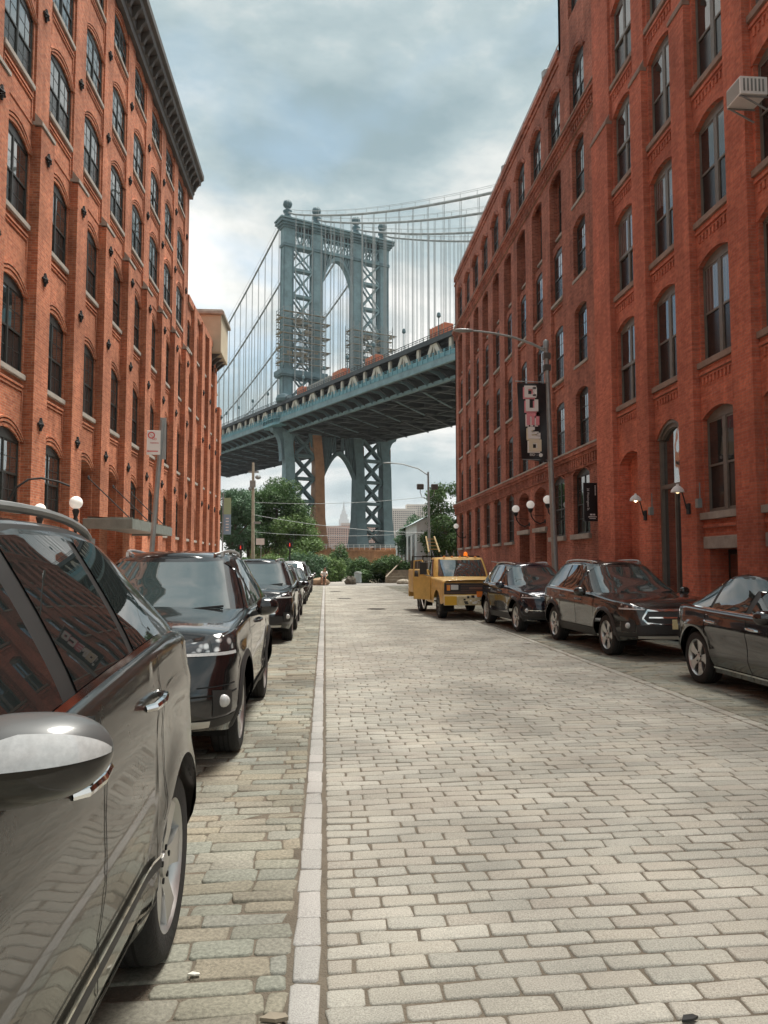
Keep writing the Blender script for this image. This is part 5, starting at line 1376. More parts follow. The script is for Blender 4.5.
leg(TX[0],6,[M['blueL'],M['blueL'],M['blue']],1); leg(TX[1],6,[M['rust'],M['blueL'],M['blue']],0); leg(TX[2],6,[M['blueD'],M['blueL'],M['blue']],0); leg(TX[3],6,[M['blueD'],M['blueL'],M['blue']],1)
b = MB()
for x, w in ((TX[0]+2.2,.25),(TX[2]+2.2,.5),(TX[3]+2.2,.45)):
    b.grid([[(x-.02+ (1.0 if z < 7 else .55 if z < 11 else .2 if z < 16 else .02), -yy*.8, z), (x+.06+(1.0 if z < 7 else .55 if z < 11 else .2 if z < 16 else .02), yy*.8, z)] for z, yy in ((6,3.3),(10,2.3),(14,1.8),(20,1.4),(34,1.2))])
b.build('primer_patch', M['rust'], tower)
for x in TX:
    b = MB(); b.lathe([(1.35,94),(1.35,94.5),(.95,94.7),(.85,95.6),(1.2,96.0),(1.25,96.3),(.6,96.5),(.5,97.1)], 12, (x,0,0))
    b.ball((x,0,98.2), 1.15, 16)
    for a in range(6): t_ = PI*a/6; b.tube([(x+1.18*math.cos(t_)*math.sin(q), 1.18*math.sin(t_)*math.sin(q), 98.2+1.18*math.cos(q)) for q in np.linspace(0, 2*PI, 17)], .07, 4)
    b.build('finial', M['blue'], tower, smooth=True)
# lattice
for a, c in ((0,1),(2,3)):
    x0, x1 = TX[a]+1.3, TX[c]-1.3
    zs = [86.3,80.4,73.2,66.2,59.2,52.2,45.5]
    for i in range(len(zs)-1):
        b = MB()
        for yy in (-.9,.9):
            b.beam((x0,yy,zs[i]),(x1,yy,zs[i+1]),.3,.42); b.beam((x1,yy,zs[i]),(x0,yy,zs[i+1]),.3,.42)
        b.box(x0,x1,-1.0,1.0,zs[i+1]-.35,zs[i+1]+.35); b.ball(((x0+x1)/2,-.9,(zs[i]+zs[i+1])/2), (.6,.3,.6), 8)
        b.build('cross_brace', M['blueL'], tower)
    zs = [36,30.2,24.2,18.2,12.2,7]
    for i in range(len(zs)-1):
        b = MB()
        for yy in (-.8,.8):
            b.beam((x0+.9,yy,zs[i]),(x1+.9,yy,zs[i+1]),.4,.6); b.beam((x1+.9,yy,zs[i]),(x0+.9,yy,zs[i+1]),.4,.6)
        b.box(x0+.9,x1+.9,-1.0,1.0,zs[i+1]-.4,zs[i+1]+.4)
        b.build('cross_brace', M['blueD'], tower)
def portal(hw, zs, ztop, zroof, th, k, mat, name, pw, sh=0):
    """pointed arch ring between the inner legs with solid spandrel struts"""
    b = MB(); n = 24; pts = []
    for i in range(n+1):
        t = -1+2*i/n; pts.append((hw*t, zs+(ztop-zs)*(1-abs(t)**pw)))
    for i in range(n):
        (xa,za),(xb,zb_) = pts[i], pts[i+1]
        b.add([(xa,-k,za),(xb,-k,zb_),(xb*1.0,-k,zb_+th),(xa,-k,za+th),(xa,k,za),(xb,k,zb_),(xb,k,zb_+th),(xa,k,za+th)], [(0,1,2,3),(7,6,5,4),(0,4,5,1),(3,2,6,7)])
    for i in (1,2,3,4,6,9,15,18,20,21,22,23):
        x, z = pts[i]; b.beam((x,0,z+th*.7),(x,0,zroof),.16,k*1.6)
    for i in (1,3,5): 
        x, z = pts[i]; b.beam((x,-k*.8,z+th),(pts[i+3][0],-k*.8,zroof),.2,.2); b.beam((-x,-k*.8,z+th),(-pts[i+3][0],-k*.8,zroof),.2,.2)
    b.v = [(p[0]+sh, p[1], p[2]) for p in b.v]; b.build(name, mat, tower)
portal(4.8, 77.2, 85.1, 86.4, 1.1, 1.0, M['blueL'], 'portal_arch', 2.2)
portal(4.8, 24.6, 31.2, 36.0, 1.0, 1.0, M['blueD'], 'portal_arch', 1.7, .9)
# curved capital brackets under the deck
for x, d in ((TX[0],-1),(TX[3],1)):
    b = MB(); pl_ = [(x+d*1.3,-1.1,28.5)]
    for i in range(9): t = i/8; pl_.append((x+d*(1.4+2.4*(1-math.cos(t*PI/2))**1.2),-1.1,28.5+7.6*math.sin(t*PI/2)))
    pl_ += [(x+d*4.2,-1.1,37.1),(x+d*1.3,-1.1,37.1)]
    b.prism(pl_, (0,2.2,0)); b.build('capital_bracket', M['blue'], tower)
for x, d in ((TX[1],-1),(TX[2],1),(TX[0],1),(TX[3],-1)):
    b = MB(); b.prism([(x+d*1.3,-1.2,32.5),(x+d*1.7,-1.2,33),(x+d*1.9,-1.2,34.5),(x+d*2.4,-1.2,36),(x+d*1.3,-1.2,36)], (0,.35,0)); b.build('capital_bracket', M['blue'], tower)
# balcony round the outer legs where the deck passes
for x, d in ((TX[0],-1),(TX[3],1)):
    b = MB(); cx = x+d*3.3
    pp = [(x+d*1.5,-5.5),(x+d*3.9,-5.5),(x+d*5.0,-3.2),(x+d*5.0,3.2),(x+d*3.9,5.5),(x+d*1.5,5.5)]
    b.prism([(p[0],p[1],37.3) for p in pp], (0,0,.6)); b.prism([(p[0]+d*.15,p[1]*1.03,38.9) for p in pp], (0,0,.15))
    for i in range(5):
        for t in np.linspace(0,1,5): q = (pp[i][0]+(pp[i+1][0]-pp[i][0])*t, pp[i][1]+(pp[i+1][1]-pp[i][1])*t); b.box(q[0]-.09,q[0]+.09,q[1]-.09,q[1]+.09,37.9,40.3)
        b.beam((*pp[i],40.3),(*pp[i+1],40.3),.12,.12); b.beam((*pp[i],39.6),(*pp[i+1],39.6),.1,.1)
    b.build('tower_balcony', M['fence'], tower)
    b = MB(); b.lathe([(2.0,43.6),(2.3,44.3),(1.9,45.2),(.4,45.8)], 10, (x+d*1.8,-3.2,0)); b.box(x-2.1,x+2.1,-1.7,1.7,44.2,45.0); b.build('tower_lantern', M['blue'], tower)
b = MB()
for a, c in ((0,1),(2,3)):
    b.box(TX[a]-2.3,TX[c]+2.3,-2.4,2.4,50.9,51.3); b.box(TX[a]-2.5,TX[c]+2.5,-2.6,2.6,51.3,52.6)
b.build('work_platform', M['blue'], tower)
# cables
def zc(y):
    if y >= 0: return 96.0 + 43*((1-y/224)**2-1)
    s = -y; return 95.6 - .25*s - 4*10.8*(s/221)*(1-s/221)
suspm = MB(); suspm.tube([(0,0,0),(0,0,1)], .07, 5); 
for xx in (-.22,.22): pass
sus = MB(); sus.tube([(-.0,-.22,0),(-.0,-.22,1)], .055, 4, cap=False); sus.tube([(0,.22,0),(0,.22,1)], .055, 4, cap=False); susm = sus.mesh('suspender', M['cable'])
for x in TX:
    for rng_ in (np.linspace(-125,0,26), np.linspace(0,140,29)):
        b = MB(); pts = [(x,y,zc(y)) for y in rng_]; b.tube(pts, .26, 8)
        cb_ = b.build('main_cable', M['cable'], br, smooth=True)
        b = MB()
        for o_ in (-.35,.35): b.tube([(x+o_,y,z+1.15) for _,y,z in pts], .035, 4, cap=False)
        for _, y, z in pts: b.beam((x,y,z),(x,y,z+1.15),.06,.06)
        b.build('hand_rope', M['cable'], cb_)
nsus = 0
for k in range(1, 14):
    for x in TX:
        for y in (-5.9-5.3*(k-1)*1.0, ):
            z0 = zd(y)+5.5; o = obj('suspender', susm, br, (x,y,z0)); o.scale = (1,1,zc(y)-.2-z0); nsus += 1
for k in range(1, 13):
    for x in TX:
        y = 5.9+5.3*(k-1); z0 = zd(y)+5.5; o = obj('suspender', susm, br, (x,y,z0)); o.scale = (1,1,zc(y)-.2-z0)
b = MB()
for x in TX:
    for y in [-5.9-5.3*k for k in range(13,23)] + [5.9+5.3*k for k in range(12,24)]:
        for o_ in (-.22,.22): b.tube([(x,y+o_,zd(y)+5.5),(x,y+o_,zc(y)-.2)], .055, 4, cap=False)
o = b.build('suspender_far', M['cable'], br); o.name = 'suspender_group'; o['kind'] = 'stuff'
# lamp posts on the upper deck edge
for y in range(-100, 60, 12):
    if abs(y) < 7: continue
    b = MB(); z = zd(y)+6.0; b.tube([(-16.6,y,z),(-16.6,y,z+3.2)], .09, 6); b.lathe([(.1,z+3.2),(.38,z+3.5),(.3,z+4.1),(.05,z+4.3)], 8, (-16.6,y,0)); b.build('deck_lamp', M['blue'], br)
# pier below the tower
pr_ = thing('bridge_pier', 'orange-brown masonry pier under the bridge tower with a white railing on top', 'pier', BO, BA)
b = MB(); b.box(-22,22,-7,7,-.05,4.9); b.box(-22.4,22.4,-7.4,7.4,4.9,5.4)
for x in TX: b.box(x-3,x+3,-4.4,4.4,5.4,6.05)
b.build('masonry', brick_mat('pier_masonry', (.55,.29,.14), (.45,.22,.11), (.3,.16,.1), .35), pr_)
b = MB()
for z in (5.9,6.3,6.7): b.box(-22,22,-7.2,-7.12,z,z+.07)
for x in np.arange(-22,22.1,1.6): b.box(x-.05,x+.05,-7.22,-7.12,5.4,6.75)
b.build('railing', M['white'], pr_)
# scaffolding round the lower half of the tower legs
def scaffold(xa, xb, z0, z1, lab):
    t = thing('scaffold', lab, 'scaffolding', BO, BA, 'scaffolds on the bridge tower')
    b = MB(); b2 = MB(); z = z0; q = 0
    xs = np.linspace(xa, xb, 8)
    while z <= z1:
        for yy in (-2.6,2.6): b.box(xa,xb,yy-.05,yy+.05,z,z+.1); b.box(xa,xb,yy-.04,yy+.04,z+1.0,z+1.06)
        for xx in (xa,xb): b.box(xx-.05,xx+.05,-2.6,2.6,z,z+.1); b.box(xx-.05,xx+.05,-2.6,2.6,z+1.0,z+1.06)
        b2.box(xa,xb,-2.65,-1.75,z-.04,z+.06); b2.box(xa,xb,1.75,2.65,z-.04,z+.06)
        if q % 2 == 0: b2.box(xa-.9,xa,-2.6,1,z,z+.07); b2.box(xb,xb+1.5,-2.6,1,z,z+.07); b.beam((xb,-2.6,z-1.2),(xb+1.5,-2.6,z),.06,.06)
        for i in range(0,7,2): b.beam((xs[i],-2.62,z),(xs[i+1],-2.62,z+1.9),.05,.05)
        z += 1.95; q += 1
    for x in xs:
        for yy in (-2.6,2.6): b.box(x-.05,x+.05,yy-.05,yy+.05,z0-1,z1+1.2)
    b.build('scaffold_tubes', M['galv'], t); b2.build('scaffold_planks', M['wood'], t)
    random.seed(5)
    for i in range(12):
        b3 = MB()
        x = random.uniform(xa+1.5, xb-2.5); z = random.uniform(z0, z1-2); b3.box(x, x+random.uniform(1,3), -1.2, .9, z, z+random.uniform(.3,1.0)); b3.build('site_panel', M['wood'], t)
scaffold(TX[0]-1.9, TX[1]+1.9, 54.5, 68.2, 'tall tube scaffold wrapped round the left pair of tower legs')
scaffold(TX[2]-1.9, TX[3]+1.9, 50.5, 67.2, 'tall tube scaffold wrapped round the right pair of tower legs')
# site cabins / equipment on the upper roadway
for y, l, h, mat, lab in ((-13,3.0,2.2,'orange','small orange site box on the upper roadway, nearest the left tower legs'),(-24,13.,1.7,'galv','long grey panelled enclosure on the upper roadway between two orange boxes'),(-34.5,5.5,2.2,'orange','longer orange site box on the upper roadway left of the right tower legs'),(-50,4.5,2.1,'orange','orange site box on the upper roadway beneath the right scaffold'),(-75,5.,2.4,'orange','orange site box on the upper roadway nearest the brown warehouse')):
    rot = Matrix.Rotation(BA, 3, 'Z'); p = BO + rot @ Vector((-15.4, y, zd(y)+5.7))
    t = thing('site_box', lab, 'site box', p, BA); b = MB(); b.box(-.9,.9,-l/2,l/2,.25,h); b.build('box_body', M[mat], t, bevel=.04)
    b = MB()
    for yy in np.arange(-l/2+.3,l/2,.9): b.box(-.96,.96,yy,yy+.1,.0,h+.08)
    b.build('box_ribs', M['wood'], t)
# ------------------------------------------------------------------ plants
def leaves(n, centers, radii, size, zmin=0.):
    """n leaf faces scattered through clump volumes, tilted every way"""
    C = np.array(centers); Rr = np.array(radii); w = Rr[:,0]*Rr[:,1]*Rr[:,2]; w = w**.8; idx = rng.choice(len(C), n, p=w/w.sum())
    d = rng.normal(size=(n,3)); d /= np.linalg.norm(d, axis=1)[:,None]; r = rng.uniform(.25,1,n)**.45
    wob = 1+.25*rng.normal(size=n)*.5
    p = C[idx]+d*(r*wob)[:,None]*Rr[idx]; p[:,2] = np.maximum(p[:,2], zmin)
    nrm = d*.6+rng.normal(size=(n,3))*.6+np.array([0,0,.35]); nrm /= np.linalg.norm(nrm, axis=1)[:,None]
    a = np.cross(nrm, rng.normal(size=(n,3))); a /= np.linalg.norm(a, axis=1)[:,None]; bb = np.cross(nrm, a)
    s = size*rng.uniform(.6,1.3,n)[:,None]
    V = np.stack([p-a*s, p-bb*s*.45+nrm*s*.1, p+a*s, p+bb*s*.45+nrm*s*.1], 1).reshape(-1,3)
    return V
def leaf_obj(name, V, mat, parent=None, loc=None):
    m = len(V)//4; me = bpy.data.meshes.new(name); me.vertices.add(len(V)); me.vertices.foreach_set('co', V.ravel())
    me.loops.add(m*4); me.loops.foreach_set('vertex_index', np.arange(m*4, dtype=np.int32)); me.polygons.add(m); me.polygons.foreach_set('loop_start', np.arange(m, dtype=np.int32)*4)
    me.update(calc_edges=True); me.materials.append(mat); return obj(name, me, parent, loc)
G1 = leaf_mat('leaf_dark', [(.04,.085,.028),(.06,.12,.04),(.08,.15,.05),(.05,.10,.035),(.11,.18,.065)])
G2 = leaf_mat('leaf_bright', [(.085,.15,.045),(.12,.20,.06),(.15,.24,.08),(.10,.17,.06),(.18,.26,.10)])
G3 = leaf_mat('leaf_bluegreen', [(.05,.10,.055),(.07,.14,.075),(.10,.18,.095),(.06,.12,.065)])
bark = pm('bark', (.09,.07,.05), .9, var=.3, vscale=6, bump=.6, bscale=20)
def tree(x, y, H, cw, ch, mat, lab, n=14000, seed=1, ls=.13, group='trees at the end of the street'):
    random.seed(seed); t = thing('tree', lab, 'tree', (x,y,0), group=group); cz = H-ch*.5
    cs = []; rs = []
    for i in range(26):
        a = random.uniform(0, 2*PI); q = random.uniform(.15,1)**.6; zz = random.uniform(-1,1); k = math.sqrt(max(0,1-zz*zz*.85))
        cs.append((cw*.5*.85*q*k*math.cos(a), cw*.5*.85*q*k*math.sin(a), cz+ch*.5*.85*zz)); r = random.uniform(.13,.23)*cw; rs.append((r,r,r*.72))
    b = MB(); hgt = cz-ch*.15; b.tube([(0,0,0),(.06,.02,hgt*.4),(-.05,.05,hgt*.8),(.05,0,hgt)], [.022*H+.04,.018*H+.03,.015*H,.011*H], 8)
    for c in cs[::2]: m_ = (c[0]*.45+.05, c[1]*.45, hgt*.8+(c[2]-hgt*.8)*.4); b.tube([(0,0,hgt*random.uniform(.55,.95)), m_, c], [.008*H,.006*H,.01], 5)
    b.build('trunk', bark, t, smooth=True)
    leaf_obj('crown', leaves(n, cs, rs, ls, .4), mat, t); return t
def bush(x, y, w, d, h, mat, lab, n=6000, seed=1, ls=.11, grp='bushes at the end of the street', name='bush'):
    random.seed(seed); t = thing(name, lab, 'bush', (x,y,0), group=grp); cs = []; rs = []
    for i in range(18):
        a = random.uniform(0,2*PI); q = math.sqrt(random.random()); cs.append((w*.38*q*math.cos(a), d*.38*q*math.sin(a), h*random.uniform(.2,.72)*(1-.35*q))); r = random.uniform(.16,.28); rs.append((r*w*.8,r*d*.8,r*h*1.1))
    b = MB()
    for c in cs[::2]: b.tube([(c[0]*.2,c[1]*.2,0),(c[0]*.6,c[1]*.6,c[2]*.5),c], [.04,.03,.01], 5)
    b.build('stems', bark, t); leaf_obj('foliage', leaves(n, cs, rs, ls, .02), mat, t); return t
tree(-5.1,82,10.6,7.2,7.2,G1,'tall dark green tree with a domed crown in front of the left tower leg',22000,3)
tree(-7.8,79,8.9,5.6,5.8,G1,'dark green tree just right of the utility pole, behind the signals',12000,14)
tree(-9.2,76,8.8,6.0,6.2,G3,'blue-green tree beside the far corner of the orange loft, left of the utility pole',13000,4)
tree(-3.0,79,6.6,5.8,4.9,G2,'lighter green tree below and right of the tall dark one',14000,5)
tree(-6.9,92,7.6,6.5,5.5,G2,'bright green tree partly hidden behind the utility pole',9000,6)
tree(11.0,67.0,8.7,6.2,6.6,G1,'dark tree at the far corner of the brown warehouse, behind the double floodlight',20000,8)
tree(9.2,78.5,6.6,4.4,4.4,G3,'smaller blue-green tree in front of the white shed, beside the street lamp',8000,9)
bush(4.7,67.5,5.6,4.2,2.9,G1,'big rounded dark bush at the centre of the street end, beside the grey bin',19000,11)
bush(6.2,70.5,2.6,2.6,2.6,G2,'paler bush behind the big rounded one, next to the white shed',5000,12)
for i, (x, y, w, d, h, g_, lab) in enumerate(((-7.6,66.5,3.6,3,2.9,G1,'dark bush nearest the corner of the orange loft'),(-4.9,67,3.6,3,2.6,G2,'light green bush under the small white sign'),(-2.5,69,3.8,3.4,3.2,G3,'blue-green bush right of the pedestrian signal'),(-3.4,74,4.6,3.5,4.3,G2,'tall pale bush below the trees'),(.7,70.5,3.4,3,2.9,G2,'fresh green bush spilling over the path, right of the seated person'),(-1.3,68,3.6,3,3.3,G3,'dark blue-green bush directly behind the seated person'),(-.4,76.5,3.6,3.4,3.0,G2,'light bush leaning over the left edge of the path'),(1.5,83.5,3.6,3.4,4.2,G1,'dark bush behind the left edge of the path'),(-6.2,71,3.8,3,3.6,G1,'dark bush behind the small white sign'),(3.4,86.,3.2,3,3.2,G3,'small bush behind the big rounded one, at the end of the path'))):
    bush(x, y, w, d, h, g_, lab, 7000, 20+i)
# low ground cover either side of the path
b = leaf_obj('ground_cover', np.concatenate([leaves(9000, [(-14,76,.1),(-6,72,.1),(-4,84,.1),(-12,95,.2)], [(8,8,.5),(4,6,.5),(3,9,.6),(12,12,.6)], .12, .02), leaves(6000, [(8,90,.1),(14,90,.2),(9,100,.2)], [(4,10,.5),(8,12,.5),(8,12,.6)], .12, .02)]), G2)
tag(b, 'low green weeds and ground cover beside the park path', 'ground cover', kind='stuff')
# ------------------------------------------------------------------ street furniture
# curved-arm lamp post with banner
lp = thing('street_lamp', 'tall grey street lamp with long curved arm and banner on the right pavement', 'street lamp', (7.62,25,.13))
b = MB(); b.lathe([(.2,0),(.2,.1),(.13,.15),(.13,.9),(.1,1.0)], 12); b.tube([(0,0,0),(-.12,0,4.4),(-.24,0,8.85)], [.115,.095,.075], 12); b.lathe([(.1,8.7),(.1,8.95),(.03,9.02)], 10, (-.24,0,0)); b.build('lamp_post', M['galv'], lp, smooth=True, angle=50)
b = MB(); b.tube([(-.2,0,8.6),(-.7,0,8.85),(-1.4,0,9.08),(-2.1,0,9.2),(-2.8,0,9.27)], [.05,.045,.04,.035,.03], 8); b.build('lamp_arm', M['galv'], lp, smooth=True)
b = MB(); b.ball((-3.05,0,9.26), (.36,.13,.06), 14); b.build('lamp_head', M['galv'], lp, smooth=True)
for z_ in (8.35,7.95): b = MB(); b.box(-.33,-.1,-.08,.12,z_,z_+.2); b.build('control_box', M['cornice'], lp)
def lampx(z): return -.24*z/8.85
bn = thing('banner', 'black vertical banner reading DUMBO in stacked pink and cream block letters', 'banner', (7.45,24.9,4.9))
b = MB(); zt_, zb__ = 2.72, .18
rows = []
for i in range(9):
    t = i/8; z = zt_-(zt_-zb__)*t; rows.append([(-1.10+.12*t+ (x_/6)*(.98-.2*t+.1*t), .02*math.sin(x_*1.1+i*.7), z-.02*x_*t) for x_ in range(7)])
b.grid(rows); b.grid([[(p[0],p[1]+.006,p[2]) for p in r] for r in rows]); b.build('cloth', pm('banner_black', (.012,.012,.014), .35, var=.3, vscale=3), bn, smooth=True, angle=180)
b = MB(); b.tube([(-.05,0,2.76),(-1.16,0,2.78)], .016, 6); b.tube([(.0,0,.14),(-.95,0,.16)], .014, 6); b.build('banner_rod', M['galv'], bn)
pk = pm('letter_pink', (.75,.28,.32), .5); cr_ = pm('letter_cream', (.74,.66,.50), .5); wh_ = pm('letter_white', (.8,.78,.76), .5)
def blk(rects, zc_, x, mat, back):
    b = MB()
    for (a, c, d, e) in rects: b.box(x+a*.42-.21, x+c*.42-.21, -.075, -.028, zc_+d*.40-.2, zc_+e*.40-.2)
    o = b.build('letter', mat, bn)
    b = MB()
    for (a, c, d, e) in rects: b.box(x+a*.42-.25, x+c*.42-.25, -.045, -.022, zc_+d*.40-.245, zc_+e*.40-.245)
    b.build('letter_shadow', back, o)
Dd = [(0,.3,0,1),(.3,.95,.72,1),(.3,.95,0,.28),(.68,1,.12,.88)]; Uu = [(0,.3,0,1),(.7,1,0,1),(.3,.7,0,.28)]
Mm = [(0,.26,0,1),(.26,1,.74,1),(.39,.61,0,.74),(.74,1,0,1)]; Bb = [(0,.3,0,1),(.3,.55,.74,1),(.3,1,0,.26),(.3,.85,.4,.6),(.72,1,.2,.5),(.3,.62,.55,.62)]; Oo = [(0,.32,0,1),(.68,1,0,1),(.32,.68,0,.28),(.32,.68,.72,1)]
for L_, z, x, m1, m2 in ((Dd,2.42,-.66,wh_,pk),(Uu,1.96,-.62,wh_,pk),(Mm,1.50,-.59,pk,wh_),(Bb,1.04,-.56,wh_,cr_),(Oo,.62,-.53,cr_,wh_)): blk(L_, z, x, m1, m2)
o = obj('small_lettering', text_mesh('BID', .12, M['white'], .004), bn, (-.62,-.04,.31)); o.rotation_euler = (R(90),0,0)
b = MB(); b.lathe([(.065,-.03),(.065,-.045)], 14, (-.34,0,.30), 'y'); b.ball((-.46,-.035,.30), .012, 6); b.build('badge', M['white'], bn)
# second lamp with two floodlights
l2 = thing('street_lamp', 'distant street lamp with a curved arm and two floodlights, beside the white shed', 'street lamp', (8.45,62,0))
b = MB(); b.tube([(0,0,0),(-.1,0,9.1)], [.12,.08], 10); b.tube([(-.08,0,8.8),(-.9,0,9.35),(-2.2,0,9.72),(-3.2,0,9.8)], .05, 6); b.build('lamp_post', M['galv'], l2, smooth=True)
b = MB(); b.ball((-3.4,0,9.8), (.4,.15,.07), 10); b.build('lamp_head', M['galv'], l2, smooth=True)
b = MB(); b.tube([(-.08,0,6.9),(-.6,0,7.0),(-.75,0,7.4),(-.75,0,7.75)], .03, 6); b.tube([(-.08,0,6.9),(.3,0,7.1),(.42,0,7.6)], .03, 6)
b.build('floodlight_arm', M['galv'], l2)
for x in (-.75,.42):
    b = MB(); b.box(x-.28,x+.28,-.16,.16,7.65,8.1); b.build('floodlight', M['cornice'], l2, bevel=.05)
# parking sign on a leaning pole
ps = thing('sign_pole', 'leaning grey pole with a white parking sign, in front of the orange loft', 'sign', (-3.17,14,.13))
b = MB(); b.tube([(0,0,0),(.1,0,1.8),(.24,0,4.05)], .045, 8); b.box(.20,.30,-.02,.03,3.35,4.1); b.build('pole', M['galv'], ps, smooth=True)
b = MB(); b.box(-.02,.22,-.06,-.05,3.42,3.86); sp_ = b.build('sign_plate', M['white'], ps, bevel=.004)
redp = pm('sign_red', (.6,.04,.04), .5)
b = MB(); b.lathe([(.062,-.066),(.062,-.064),(.045,-.064),(.045,-.066)], 18, (.06,0,3.77), 'y', cap=False); b.beam((.02,-.066,3.81),(.10,-.066,3.73),.01,.004); b.box(.01,.18,-.066,-.062,3.475,3.49); b.prism([(.01,-.066,3.46),(-.012,-.066,3.4825),(.01,-.066,3.505)], (0,.003,0)); b.build('sign_marking', redp, sp_)
for tx_, z, s_ in (('NO',3.70,.05),('PARKING',3.63,.036),('8AM TO 6PM',3.57,.026)):
    if tx_ in ('NO','PARKING'):
        o = obj('lettering', text_mesh(tx_, s_, redp, .001), sp_, (.115,-.064,z)); o.rotation_euler = (R(90),0,0)
# utility pole and wires
up = thing('utility_pole', 'pale wooden utility pole rising out of the trees left of the bridge', 'utility pole', (-6.25,68,0))
b = MB(); b.tube([(0,0,0),(-.1,0,10.5)], [.17,.11], 10); b.build('pole', pm('pole_wood', (.42,.38,.30), .85, var=.2, vscale=3), up, smooth=True)
b = MB(); b.box(-.5,.4,-.08,.08,9.6,9.75); b.box(-.35,.15,-.25,-.1,8.3,8.9); b.ball((.35,-.1,9.2),(.28,.2,.2),8); b.ball((-.3,-.1,8.2),(.2,.2,.2),8); b.box(-.15,.6,-.1,-.02,5.1,5.3); b.build('pole_fitting', M['galv'], up)
w = thing('overhead_wires', 'thin overhead wires strung from the utility pole across the street end', 'wires', (-6.25,68,0))
for z0, z1 in ((7.0,7.2),(5.9,4.2),(4.4,4.2)):
    b = MB(); b.tube([(14.5*t,-4*t,z0+(z1-z0)*t-1.2*t*(1-t)) for t in np.linspace(0,1,14)], .018, 4); b.build('wire', M['galv'], w)
# pedestrian signals, small sign
for x, z, lab in ((-6.45,2.85,'pedestrian signal with a red figure, left of the small white sign'),(-2.71,3.05,'pedestrian signal with a red figure, right of the small white sign')):
    t = thing('pedestrian_signal', lab, 'signal', (x,60,0), group='pedestrian signals'); b = MB(); b.tube([(0,0,0),(0,0,z+.5)], .06, 8); b.build('post', M['iron'], t)
    for dz in (0,):
        b = MB(); b.box(-.2,.2,-.35,-.06,z-.22+dz,z+.22+dz); h_ = b.build('signal_head', M['iron'], t, bevel=.02)
        b = MB(); b.ball((0,-.36,z+.12+dz),(.035,.01,.035),8); b.box(-.04,.04,-.365,-.355,z-.1+dz,z+.08+dz); b.build('signal_figure', pm('signal_red', (.8,.05,.03), .4, emit=.25), h_)
t = thing('small_sign', 'small white rectangular sign on a thin post among the bushes', 'sign', (-5.05,61,0)); b = MB(); b.tube([(0,0,0),(.05,0,3.5)], .035, 6); b.build('post', M['galv'], t)
b = MB(); b.box(-.35,.3,-.05,-.03,3.1,3.6); b.build('sign_plate', M['white'], t)
t = thing('street_banner', 'pale green and blue vertical banner at the corner of the orange loft', 'banner', (-8.3,66,0)); b = MB(); b.tube([(-.35,0,0),(-.35,0,7.6)], .06, 6); b.build('post', M['galv'], t)
b = MB(); b.box(-.28,.32,-.02,.02,5.8,7.2); b.build('banner_top', pm('banner_green', (.35,.48,.30), .7), t); b = MB(); b.box(-.28,.32,-.021,.021,4.1,5.8)
for i in range(5): b.box(-.1,.15,-.03,-.022,4.4+i*.25,4.5+i*.25,1)
b.build('banner_bottom', [pm('banner_blue', (.25,.38,.52), .7), M['white']], t)
# bin, rock, steps, shed
t = thing('litter_bin', 'pale blue-grey cylindrical bin standing beside the dark bush', 'bin', (2.75,64.6,0)); b = MB(); b.lathe([(.26,0),(.3,.05),(.3,.75),(.33,.8)], 14); b.build('bin_body', pm('bin_grey', (.36,.44,.47), .5), t, smooth=True); b = MB(); b.lathe([(.34,.8),(.3,.92),(.1,.97)], 14); b.build('bin_lid', M['frameG'], t, smooth=True)
t = thing('boulder', 'low dark boulder on the kerb line beside the bin', 'boulder', (2.0,60.6,0)); b = MB(); b.ball((0,0,.22),(.48,.35,.42),12)
random.seed(2); b.v = [(v[0]*(1+random.uniform(-.12,.12)), v[1]*(1+random.uniform(-.12,.12)), max(0,v[2]*(1+random.uniform(-.15,.15)))) for v in b.v]; b.build('rock', pm('rock_dark', (.10,.09,.07), .9, var=.4, vscale=5), t)
t = thing('boulder', 'flat pale boulder in front of the wooden steps', 'boulder', (6.3,61.8,0)); b = MB(); b.ball((0,0,.12),(.6,.4,.28),12); b.v = [(v[0], v[1], max(0,v[2])) for v in b.v]; b.build('rock', pm('rock_pale', (.28,.25,.2), .9, var=.3, vscale=5), t)
t = thing('wooden_steps', 'low weathered timber steps with a slanting handrail, right of the dark bush', 'steps', (7.0,64.8,0)); b = MB()
for i in range(4): b.box(-1.9+.05*i,2.4,i*.5,i*.5+.55,.0,.27*(i+1))
b.build('steps', pm('timber_grey', (.27,.24,.19), .85, var=.3, vscale=4), t)
b = MB(); b.beam((-1.9,-.2,.5),(-.3,2.3,1.9),.08,.08); b.beam((-1.9,-.2,0),(-1.9,-.2,.5),.07,.07); b.beam((-.3,2.3,.8),(-.3,2.3,1.9),.07,.07); b.build('handrail', M['wood'], t)
t = thing('white_shed', 'small white building with tall dark windows and pale pitched roof at the street end', 'building', (8.1,68,0)); b = MB(); b.box(0,3.4,0,20,0,5.3); b.add([(0,0,5.3),(3.4,0,5.3),(1.7,0,6.2),(0,20,5.3),(3.4,20,5.3),(1.7,20,6.2)], [(0,1,2),(3,5,4)]); b.build('wall', pm('shed_white', (.62,.66,.68), .7, var=.12, vscale=.8), t)
b = MB(); b.add([(-.3,-.3,5.18),(1.7,-.3,6.25),(1.7,20.3,6.25),(-.3,20.3,5.18),(3.7,-.3,5.18),(3.7,20.3,5.18)], [(0,1,2,3),(1,4,5,2)]); b.build('roof', pm('shed_roof', (.42,.48,.50), .6, var=.1), t)
